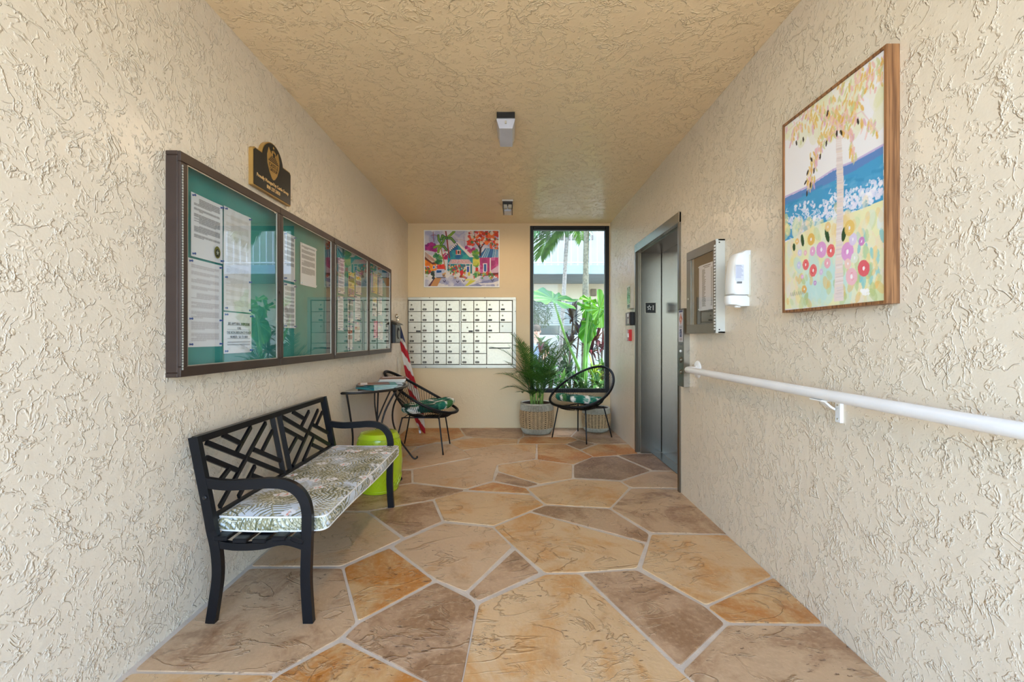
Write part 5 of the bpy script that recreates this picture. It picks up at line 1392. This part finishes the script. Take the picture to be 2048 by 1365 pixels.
# ------------------------------------------------------------------ baskets
M_rope = pm('grey_rope', (176, 170, 152), .8, 0, .12, 40, .001, 200); M_cane = pm('tan_cane', (190, 160, 118), .7, 0, .14, 40); M_liner = pm('basket_liner', (58, 42, 28), .9)
def basket(cx, cy, R0, R1, H, label):
    """R0 foot, R1 rim"""
    t = thing('woven_basket', label, 'basket', (cx, cy, 0))
    def rad(z): q = z/H; return R0+(R1-R0)*q+.022*math.sin(PI*q)-.02*(1-min(1, q/.12))**2
    zs = [H*k/14 for k in range(15)]
    inner = [(rad(z)-.008, z) for z in zs]+[(rad(H)-.018, H), (rad(H*.6)-.018, H*.6), (.01, H*.58)]
    obj('liner', MB().lathe(inner, (cx, cy, 0), 40), M_liner, t, smooth=True)
    m = MB(); N = 84
    for k in range(N):
        a = 2*PI*k/N
        for (za, zb) in ((.0, H*.20), (H*.78, H)):
            m.tube([(cx+rad(za+(zb-za)*i/4)*math.cos(a), cy+rad(za+(zb-za)*i/4)*math.sin(a), za+(zb-za)*i/4+.002) for i in range(5)], .0062, 5)
    obj('rope_bands', m, M_rope, t, smooth=True, kind='stuff')
    m = MB(); N2 = 26
    for k in range(N2):
        a = 2*PI*k/N2
        for da in (-.022, .022): m.tube([(cx+(rad(z)+.001)*math.cos(a+da), cy+(rad(z)+.001)*math.sin(a+da), z) for z in [H*(.19+.6*i/5) for i in range(6)]], .0038, 5)
    nr = 9
    for j in range(nr):
        z = H*.20+(H*.58)*(j+.5)/nr; S = N2*4
        for ph in (0, 1):
            m.tube([(cx+(rad(z)+.004*math.cos(PI*i/2*1+ph*PI))*math.cos(2*PI*i/S), cy+(rad(z)+.004*math.cos(PI*i/2+ph*PI))*math.sin(2*PI*i/S), z+(.0085 if ph else -.0085)*math.sin(PI*i/4)) for i in range(S)], .0042, 5, closed=True)
    obj('cane_weave', m, M_cane, t, smooth=True, kind='stuff')
    m = MB().tube([(cx+rad(H)*math.cos(k*PI/24), cy+rad(H)*math.sin(k*PI/24), H) for k in range(48)], .012, 8, closed=True); obj('rim', m, M_rope, t, smooth=True)
    return t
bk = basket(.313, 5.76, .182, .198, .375, 'larger grey and tan woven basket holding the potted palm')
basket(1.085, 5.86, .15, .165, .30, 'smaller woven basket on the floor behind the window chair')

# ------------------------------------------------------------------ palms and leaves
def leaflet(mb, p, d, up, L, w, droop, nseg=3):
    d = d.normalized(); side = d.cross(up); side = side.normalized() if side.length > 1e-4 else d.orthogonal().normalized()
    q = Vector(p); dd = d.copy(); pr = []
    ws = [.35, 1.0, .75, .0] if nseg == 3 else [.3, .8, 1.0, .8, .45, .0]
    for i in range(nseg+1):
        W = w*ws[i]*.5
        if i == nseg: pr.append([q.copy()])
        else: pr.append([q-side*W, q+side*W])
        dd = (dd+Vector((0, 0, -droop/nseg))).normalized(); q = q+dd*(L/nseg)
    base = len(mb.v)
    for a in pr: mb.v += [tuple(x) for x in a]
    for i in range(nseg-1): b = base+2*i; mb.f.append((b, b+1, b+3, b+2))
    b = base+2*(nseg-1); mb.f.append((b, b+1, b+2))
def frond(p, az, pitch, L, droop, ll, n, w, ld=.35, start=.18, lean=.9, rng=random):
    """a feather leaf: stalk tube and leaflets in one mesh"""
    mb = MB(); q = Vector(p); pts = []; dirs = []; N = 14; pit = pitch; a2 = az
    for i in range(N+1):
        d = Vector((math.cos(a2)*math.cos(pit), math.sin(a2)*math.cos(pit), math.sin(pit))); pts.append(q.copy()); dirs.append(d)
        q = q+d*(L/N); pit -= droop/N*(.5+i/N)
    mb.tube(pts, [.006*L*(1-.85*i/N)+.001 for i in range(N+1)], 5)
    for k in range(n):
        f_ = start+(1-start)*k/(n-1); x = f_*N; i = min(int(x), N-1); P = pts[i].lerp(pts[min(i+1, N)], x-i); T = dirs[i]
        up = (Vector((0,0,1))-T*T.z).normalized() if abs(T.z) < .98 else Vector((1,0,0)); side = T.cross(up).normalized()
        LL = ll*(.55+.75*math.sin(PI*min(f_*.85+.1, 1)))*rng.uniform(.9, 1.1)
        for s in (-1, 1):
            D = T*(lean+.5*f_)+side*s*1.0+up*.25; leaflet(mb, P, D, up, LL*(1-.35*f_), w, ld*rng.uniform(.7, 1.3))
    return mb
M_palm = leafmat('palm_leaf', (66, 112, 44), (38, 80, 34), .3); M_stem = pm('palm_stem', (112, 146, 58), .4, 0, .15)
t = thing('potted_palm', 'feathery green areca palm growing in the larger woven basket', 'plant', (.313, 5.76, .22))
r = random.Random(12)
obj('soil', MB().lathe([(.172,.215),(.172,.235),(.08,.245),(.0,.247)], (.313, 5.76, 0), 24, cap=False), pm('soil', (52, 40, 28), .95, bmp=.006, bs=60), t)
st = MB()
FR = []
for k in range(9):
    a = k*2.4; bx, by = .313+.06*math.cos(a), 5.76+.05*math.sin(a); tx, ty = bx+.02*math.cos(a), by+.015*math.sin(a); hz = .46+.10*r.random()
    st.tube([(bx, by, .22), (tx, ty, hz)], [.013, .009], 7); FR.append((tx, ty, hz, a))
obj('stems', st, M_stem, t, smooth=True)
for k, (tx, ty, hz, a) in enumerate(FR):
    a2 = -PI/2+(r.random()-.5)*5.0
    for q in range(1 if k % 3 else 2):
        az = k*2.4+q*2.9+r.uniform(-.4, .4)
        if math.sin(az) > .3: az = -az                         # wall and glass stand behind the pot
        pt = r.uniform(1.2, 1.48) if q == 0 else r.uniform(.85, 1.25)
        L = r.uniform(.72, .92)*(1.0 if q == 0 else .8)
        obj('frond', frond((tx, ty, hz-.02), az, pt, L, r.uniform(.7, 1.5), .18, 26, .010, .25, .22, lean=.6, rng=r), M_palm, t)
for az, pt, L, dr in ((2.75, .95, .62, 1.2), (3.0, .75, .44, 1.3), (3.3, 1.15, .60, .7), (3.05, 1.32, .72, .55), (-.2, .9, .46, .9), (-.1, 1.15, .56, .7), (-2.2, .7, .34, 1.0), (-.5, 1.38, .74, .4), (-2.8, 1.42, .76, .4), (-1.0, 1.1, .5, .8)):
    obj('frond', frond((.313+.03*math.cos(az), 5.74, .44), az, pt, L, dr, .18, 26, .010, .25, .22, lean=.6, rng=r), M_palm, t)

# ================================================================== the courtyard outside the window
M_render = pm('courtyard_render', (226, 218, 196), .8, 0, .04, 2, .003, 30)
M_offwhite = pm('courtyard_white', (184, 178, 162), .7, 0, .03, 3)
GZ = .02
struct('ground_outside', MB().box(-14, 14, YB+.2, 24, -.14, GZ), pm('mulch', (104, 90, 70), .95, 0, .35, 14, .02, 30))
# neighbouring wing with gallery
t = thing('apartment_wing', 'cream two storey apartment wing with an upper gallery across the courtyard', 'building', (1, 12, 0))
obj('wall', MB().box(-9, 11, 11.8, 12.1, GZ-.02, 2.62), M_render, t)
obj('upper_wall', MB().box(-9, 11, 11.8, 12.1, 2.80, 5.6), M_offwhite, t, label='pale upper storey wall')
obj('gallery_slab', MB().box(-9, 11, 10.0, 11.8, 2.60, 2.62+.18, bev=.01), pm('slab_paint', (160, 176, 188), .6, 0, .05, 3), t, label='pale blue white gallery edge')
obj('roof', MB().box(-9.5, 11.5, 9.7, 12.6, 5.6, 5.85), M_offwhite, t)
m = MB().box(-9, 11, 10.02, 10.07, 3.80, 3.85); m.box(-9, 11, 10.02, 10.07, 2.84, 2.87); ra = obj('railing', m, M_white, t)
for k in range(60):
    x = -3.2+k*.145; obj('baluster', MB().box(x, x+.018, 10.035, 10.055, 2.78, 3.80), M_white, ra)
obj('downpipe', MB().box(1.60, 1.70, 9.96, 10.02, 2.62, 5.6, bev=.01), pm('pipe_blue', (176, 204, 226), .5), t, label='pale blue downpipe')
m = MB().box(.2, 2.1, 11.76, 11.8, 3.74, 3.86); obj('upper_sill', m, pm('taupe', (140, 124, 112), .7), t)
m = MB(); m.box(.52, .56, 11.74, 11.82, 1.28, 2.16); m.box(1.62, 1.68, 11.72, 11.82, .2, 2.18); m.box(.5, 1.68, 11.74, 11.82, 2.14, 2.19); m.box(.5, 1.68, 11.74, 11.82, 1.26, 1.30)
wn_ = obj('window', m, m_ := pm('far_frame', (60, 66, 66), .5), t)
obj('pane', MB().box(.56, 1.62, 11.775, 11.79, 1.30, 2.14), pm('far_glass', (70, 90, 96), .12, 0, .3, 3), wn_)
for k in range(12): obj('blind_slat', MB().box(.60, 1.60, 11.752, 11.772, 1.52+k*.05, 1.555+k*.05), pm('blind_white', (186, 196, 196), .6) if k == 0 else bpy.data.materials['blind_white'], wn_)
lt = MB().box(2.03, 2.17, 11.70, 11.8, 2.28, 2.46, bev=.01); obj('wall_lamp', lt, pm('lamp_brown', (120, 106, 84), .5), t)
struct('trim_1', MB().box(-5, 8, 9.9, 10.05, GZ-.01, 1.26, bev=.01), M_offwhite)['label'] = 'low white garden wall in front of the wing'
# palms
def ringed_palm(x0, x1, y, z1, rad, label, fr, col):
    t = thing('palm_tree', label, 'palm tree', (x0, y, GZ))
    N = 46; pts = []; rr = []
    for k in range(N+1):
        q = k/N; pts.append((x0+(x1-x0)*q, y, GZ-.01+(z1-GZ)*q)); rr.append(rad*(1.12-.2*q)*(1+.035*(k % 2)))
    obj('trunk', MB().tube(pts, rr, 14), col, t, smooth=True)
    obj('crownshaft', MB().tube([(x1, y, z1-.05), (x1, y, z1+.15), (x1, y, z1+.35)], [rad*.9, rad*1.15, rad*.7], 12), pm('shaft_green', (96, 128, 84), .4), t, smooth=True)
    for (az, pt, L, dr) in fr:
        obj('frond', frond((x1, y, z1+.3), az, pt, L, dr, .46, 26, .034, .6, .12, .8, rng=r), M_leafc, t)
M_leafc = leafmat('court_palm_leaf', (84, 128, 62), (52, 92, 48), .4)
M_bark = pm('ringed_bark', (170, 160, 146), .85, 0, .25, 30, .006, 40); M_bark2 = pm('mossy_bark', (138, 130, 104), .85, 0, .3, 30, .008, 40)
r = random.Random(31)
ringed_palm(.80, .965, 8.0, 2.98, .036, 'slender pale ringed palm, left of the two trunks seen through the window', [(2.9, -.05, 1.1, 1.2), (3.3, -.35, .95, .9), (2.5, .3, 1.3, 1.6), (1.2, .5, 1.3, 1.6), (-.2, .2, 1.0, 1.6), (-2.6, -.1, 1.0, 1.2), (2.2, -.3, .9, .9)], M_bark)
ringed_palm(1.20, 1.245, 7.6, 3.12, .05, 'stouter mossy palm trunk, right of the two seen through the window', [(.1, -.2, .85, 1.2), (.5, .2, 1.2, 1.6), (-.3, -.45, .8, .8), (2.6, .1, .9, 1.5), (-1.2, .0, .7, 1.5), (1.6, .5, 1.3, 1.6), (-.1, -.7, .8, .6)], M_bark2)

# elephant ears
def big_leaf(center, tip, normal, L, W, cols, vein=(170, 214, 90), fold=.12, wave=.04, seed=0):
    """heart leaf built as rings round its stalk point"""
    T = Vector(tip).normalized(); N = Vector(normal); N = (N-T*N.dot(T)).normalized(); S = T.cross(N); C = Vector(center)
    nA, nR = 72, 12; vs, cs = [], []; rr = random.Random(seed)
    def outline(a):                                        # a = 0 at the tip
        c = math.cos(a); b = .5+.5*c
        base = .40+.60*b**2.2; lobe = .50*math.exp(-((abs(a)-2.55)/.38)**2); notch = -.42*math.exp(-((abs(a)-PI)/.22)**2)
        return base+lobe+notch
    for i in range(nR+1):
        q = i/nR
        for k in range(nA):
            a = -PI+2*PI*k/nA; R_ = outline(a); x = q*R_*L*math.cos(a)*.80; y = q*R_*W*math.sin(a)*1.25
            z = fold*abs(y)*.8-.22*L*(x/L)**2*(1 if x > 0 else .3)+wave*q*math.sin(a*7+seed)*.5+wave*.4*q*math.sin(a*15)
            vs.append(tuple(C+T*x+S*y+N*z))
            # veins fan from the stalk
            vv = abs(((a*9/(2*PI)+.5) % 1)-.5)*2; c = np.array(cols[0])*(1-q*.25)+np.array(cols[1])*q*.25
            c = c*(1-.12*math.sin(a*18)**2)
            if vv < .10 or abs(a) < .04: c = c*.35+np.array(vein)*.65
            cs.append(c/255.)
    fs = [(i*nA+k, i*nA+(k+1) % nA, (i+1)*nA+(k+1) % nA, (i+1)*nA+k) for i in range(1, nR) for k in range(nA)]+[(k, (k+1) % nA, nA+(k+1) % nA, nA+k) for k in range(nA)]
    me = bpy.data.meshes.new('leaf'); me.from_pydata(vs, [], fs); me.update(); me.polygons.foreach_set('use_smooth', [True]*len(me.polygons)); setcol(me, np.array(cs)); return me
M_bl = vcol('elephant_leaf', .35, translucent=.4); M_stalk = pm('elephant_stalk', (96, 150, 50), .4, 0, .12)
def cp(x, y, Y): return Vector(((x-1024)/F*Y, Y, CAMZ+(676-y)/F*Y))      # a point in the courtyard at distance Y
t = thing('elephant_ear', 'giant elephant ear plant with bright green heart leaves just outside the window', 'plant', (1.0, 6.95, GZ))
G1 = ((84,148,66),(58,122,54)); G2 = ((104,168,22),(70,138,20)); G3 = ((76,150,34),(56,126,28))
for (Y, c, tip, nrm, L, W, G, seed, foot) in (
    (6.95, (1106,599), (-.97,.12,.26), (.16,-.42,.9), .62, .40, G1, 1, (1160,748)),
    (6.85, (1200,618), (.62,.3,-.70), (-.35,-.72,.6), .38, .30, G2, 3, (1166,748)),
    (6.9, (1183,645), (-.42,-.1,-.90), (-.62,-.75,.25), .42, .20, G3, 4, (1172,748)),
    (6.8, (1180,602), (-.86,.2,.46), (.1,-.55,.83), .20, .10, G2, 5, (1168,748)),
    (7.0, (1171,618), (.35,-.2,-.85), (.4,-.8,.3), .22, .15, G3, 6, None)):
    C = cp(c[0], c[1], Y); me = big_leaf(C, tip, nrm, L, W, G, seed=seed)
    lf = obj('leaf', me, M_bl, t)
    if foot:
        B = cp(foot[0], foot[1], Y); B2 = B+Vector((0, 0, -.55))
        obj('stalk', MB().tube(smooth_pts([B2, B, B.lerp(C, .5)+Vector((-.02, 0, 0)), C.lerp(B, .04), C], 5), [.026]*5+[.024-.0009*i for i in range(16)], 8), M_stalk, lf, smooth=True)
# strap-leaved plants
def rosette(mb, c, n, L, W, r, lo=.2, hi=1.4, droop=1.0, jit=.02):
    for k in range(n):
        az = k*2.399+r.uniform(-.2, .2); pt = r.uniform(lo, hi); d = Vector((math.cos(az)*math.cos(pt), math.sin(az)*math.cos(pt), math.sin(pt)))
        leaflet(mb, Vector(c)+Vector((r.uniform(-jit, jit), r.uniform(-jit, jit), r.uniform(-jit, jit))), d, Vector((0,0,1)), L*r.uniform(.7, 1.1), W*r.uniform(.8, 1.2), droop*r.uniform(.6, 1.3), 5)
def strap_plant(name, label, cat, base, heads, n, L, W, mat, stemmat, seed, group=None, **k):
    t = thing(name, label, cat, base, group); r = random.Random(seed); m = MB(); s = MB()
    for hd in heads:
        H_ = Vector(hd); s.tube(smooth_pts([(base[0], base[1], base[2]-.02), Vector(base).lerp(H_, .5)+Vector((r.uniform(-.05,.05), 0, 0)), H_], 4), .013, 6); rosette(m, H_, n, L, W, r, **k)
    obj('stem', s, stemmat, t, smooth=True); obj('foliage', m, mat, t, kind='stuff'); return t
M_cor = leafmat('cordyline_leaf', (74, 34, 46), (44, 26, 34), .25, .35); M_cor2 = leafmat('cordyline_leaf_red', (112, 34, 50), (64, 30, 40), .3, .35); M_cs = pm('brown_stem', (96, 78, 60), .8)
Yc = 7.5
strap_plant('cordyline', 'dark maroon cordyline left of centre behind the elephant ear stalks', 'plant', (.98, Yc, GZ), [cp(1146,640,Yc), cp(1158,668,Yc-.1), cp(1140,690,Yc)], 20, .34, .055, M_cor, M_cs, 1)
strap_plant('cordyline', 'maroon and pink cordyline at the right edge of the window', 'plant', (1.45, Yc, GZ), [cp(1192,680,Yc), cp(1206,655,Yc+.1), cp(1203,700,Yc), cp(1183,705,Yc-.1)], 24, .36, .05, M_cor2, M_cs, 2)
strap_plant('cordyline', 'small reddish cordyline low beside the left window edge', 'plant', (.42, 7.6, GZ), [cp(1080,706,7.6)], 12, .22, .04, M_cor2, M_cs, 3)
M_g1 = leafmat('ground_leaf', (86, 140, 66), (48, 98, 48), .4); M_g2 = leafmat('ground_leaf_dark', (50, 92, 52), (32, 66, 42), .3); M_g3 = leafmat('ground_leaf_yellow', (170, 186, 60), (120, 160, 50), .4)
k = 0
GL = 'low green plants filling the bed outside the window'
for (x, y, Y, n, L, W, mt, lb) in ((1100,745,7.0,26,.36,.05,M_g1,'bright strap leaved plant behind the potted palm'),(1128,735,7.3,26,.34,.05,M_g2,'dark green strap plant between the potted palm and the chair'),
        (1150,760,6.8,22,.30,.04,M_g1,'pale green grassy plant at the foot of the elephant ear'),(1185,745,7.1,24,.40,.06,M_g3,'yellow green broad strap plant behind the chair back'),
        (1208,735,7.3,22,.34,.05,M_g1,'green strap plant at the right corner of the window'),(1072,735,7.4,22,.30,.05,M_g2,'dark green plant at the left corner of the window'),
        (1085,690,8.2,20,.34,.06,M_g2,'dark leafy plant in front of the seated man'),(1195,770,6.7,24,.30,.05,M_g1,'low fern like plant under the chair hoop'),
        (1120,770,6.75,24,.30,.05,M_g1,'low bright plant right of the basket'),(1170,775,6.6,20,.24,.04,M_g2,'low dark plant against the glass behind the chair'),
        (1125,690,8.3,22,.36,.045,M_g2,'grey green spiky plant before the white garden wall')):
    c = cp(x, y, Y); k += 1
    strap_plant('bedding_plant', lb, 'plant', (c.x, Y, GZ), [c, c+Vector((.05, .05, -.12))], n, L, W, mt, M_cs, 40+k, GL, lo=-.1, hi=1.4, droop=1.3, jit=.05)
# added tree before the wing, standing in for foliage reflected in its window
t = thing('reflection_tree', 'leafy stand-in for trees reflected in the far panes, at the left edge of the window before the far building', 'tree', (.15, 10.9, GZ)); r = random.Random(77)
obj('trunk', MB().tube([(.15, 10.9, GZ-.01), (.2, 10.9, 1.2), (.45, 10.9, 1.7)], [.06, .05, .03], 8), M_cs, t, smooth=True); m = MB()
for k in range(1500):
    a = r.uniform(0, 2*PI); q = r.random()**.5; ph = r.uniform(-1, 1); c = Vector((.55+.42*q*math.cos(a), 10.9+.4*q*math.sin(a), 1.85+.42*ph*math.sqrt(max(0, 1-q*q*.6))))
    leaflet(m, c, Vector((r.uniform(-1,1), r.uniform(-1,1), r.uniform(-.7,.5))), Vector((0,0,1)), .075, .035, .3)
obj('foliage', m, M_g2, t, kind='stuff')

# ------------------------------------------------------------------ man seated in the courtyard
def skin_body(name, V, E, Rr, mat, parent=None):
    me = bpy.data.meshes.new(name); me.from_pydata(V, E, []); me.update()
    o = bpy.data.objects.new(name, me); COL.objects.link(o)
    md = o.modifiers.new('skin', 'SKIN')
    if not me.skin_vertices:
        with bpy.context.temp_override(object=o, active_object=o, selected_objects=[o]): bpy.ops.mesh.customdata_skin_add()
    for i, q in enumerate(Rr): me.skin_vertices[0].data[i].radius = q if isinstance(q, tuple) else (q, q)
    me.skin_vertices[0].data[0].use_root = True
    sb = o.modifiers.new('subdivision', 'SUBSURF'); sb.levels = 2; sb.render_levels = 2
    bpy.context.view_layer.update()
    m2 = bpy.data.meshes.new_from_object(o.evaluated_get(bpy.context.evaluated_depsgraph_get()))
    bpy.data.objects.remove(o); m2.name = name; m2.polygons.foreach_set('use_smooth', [True]*len(m2.polygons))
    return obj(name, m2, mat, parent)
PX_, PY_ = .50, 9.45; hz = 1.34
M_skin = pm('skin', (206, 158, 132), .5, 0, .05); M_shirt = pm('grey_shirt', (150, 164, 180), .8, 0, .06); M_hair = pm('dark_hair', (50, 38, 32), .7); M_trou = pm('trousers', (70, 74, 84), .85)
b = thing('garden_bench', 'plain timber seat under the man in the courtyard', 'bench', (PX_, PY_, GZ))
obj('seat', MB().box(PX_-.35, PX_+.35, PY_-.2, PY_+.25, .545, .585, bev=.005), M_cs, b)
for sx in (-.3, .3):
    for sy in (-.15, .2): obj('leg', MB().box(PX_+sx-.025, PX_+sx+.025, PY_+sy-.025, PY_+sy+.025, GZ, .545), M_cs, b)
def o3(x, y, z): return (PX_+x, PY_+y, z)
V = [o3(0,.05,.725), o3(0,.05,.82), o3(0,.04,.98), o3(0,.03,1.10), o3(0,.0,1.18), o3(0,-.01,1.25), o3(0,-.01,1.33), o3(0,-.01,1.40),
     o3(-.17,.03,1.09), o3(-.23,-.05,.90), o3(-.14,-.26,.80), o3(-.10,-.33,.78), o3(.17,.03,1.09), o3(.23,-.05,.90), o3(.14,-.26,.80), o3(.10,-.33,.78),
     o3(-.10,-.02,.66), o3(-.12,-.40,.64), o3(-.12,-.44,.12), o3(-.12,-.55,.06), o3(.10,-.02,.66), o3(.12,-.40,.64), o3(.12,-.44,.12), o3(.12,-.55,.06)]
E = [(0,1),(1,2),(2,3),(3,4),(4,5),(5,6),(6,7),(3,8),(8,9),(9,10),(10,11),(3,12),(12,13),(13,14),(14,15),(0,16),(16,17),(17,18),(18,19),(0,20),(20,21),(21,22),(22,23)]
Rr = [.13,.12,.125,.12,.055,.075,.088,.06,.06,.045,.033,.034,.06,.045,.033,.034,.085,.06,.042,.035,.085,.06,.042,.035]
pb = skin_body('person', V, E, Rr, M_skin); tag(pb, 'person in sunglasses and grey shirt sitting beyond the left edge of the window', 'person'); ORG[pb.name] = Vector((0,0,0))
V2 = [V[i] for i in (1,2,3)]+[o3(-.17,.03,1.09), o3(-.225,-.04,.93), o3(.17,.03,1.09), o3(.225,-.04,.93), V[0]]
skin_body('shirt', V2, [(0,1),(1,2),(2,3),(3,4),(2,5),(5,6),(0,7)], [.135,.145,.135,.072,.062,.072,.062,.14], M_shirt, pb)
V3 = [V[0], V[16], V[17], o3(-.12,-.43,.16), V[20], V[21], o3(.12,-.43,.16)]
skin_body('trousers', V3, [(0,1),(1,2),(2,3),(0,4),(4,5),(5,6)], [.14,.095,.072,.055,.095,.072,.055], M_trou, pb)
m = MB()
hc = Vector(o3(0, .0, hz+.02))
m.lathe([(.088,-.03),(.098,.02),(.092,.07),(.06,.11),(.0,.122)], hc+Vector((0,.012,0)), 18, cap=False); obj('hair', m, M_hair, pb, smooth=True)
m = MB(); m.box(hc.x-.07, hc.x-.008, hc.y-.105, hc.y-.08, hz-.01, hz+.03, bev=.008); m.box(hc.x+.008, hc.x+.07, hc.y-.105, hc.y-.08, hz-.01, hz+.03, bev=.008); m.box(hc.x-.01, hc.x+.01, hc.y-.10, hc.y-.09, hz+.015, hz+.024)
obj('sunglasses', m, M_keyh, pb)
m = MB().add([(hc.x-.014, hc.y-.085, hz-.03), (hc.x+.014, hc.y-.085, hz-.03), (hc.x, hc.y-.115, hz-.03), (hc.x, hc.y-.088, hz+.02)], [(0,1,2),(0,2,3),(2,1,3),(1,0,3)]); obj('nose', m, M_skin, pb)
obj('mouth', MB().box(hc.x-.025, hc.x+.025, hc.y-.088, hc.y-.07, hz-.058, hz-.05, bev=.003), pm('lips', (160, 90, 84), .5), pb)
for s in (-1, 1): obj('ear', MB().lathe([(.004,-.03),(.014,-.015),(.016,.01),(.004,.03)], hc+Vector((s*.088, 0, -.03)), 10), M_skin, pb, smooth=True)
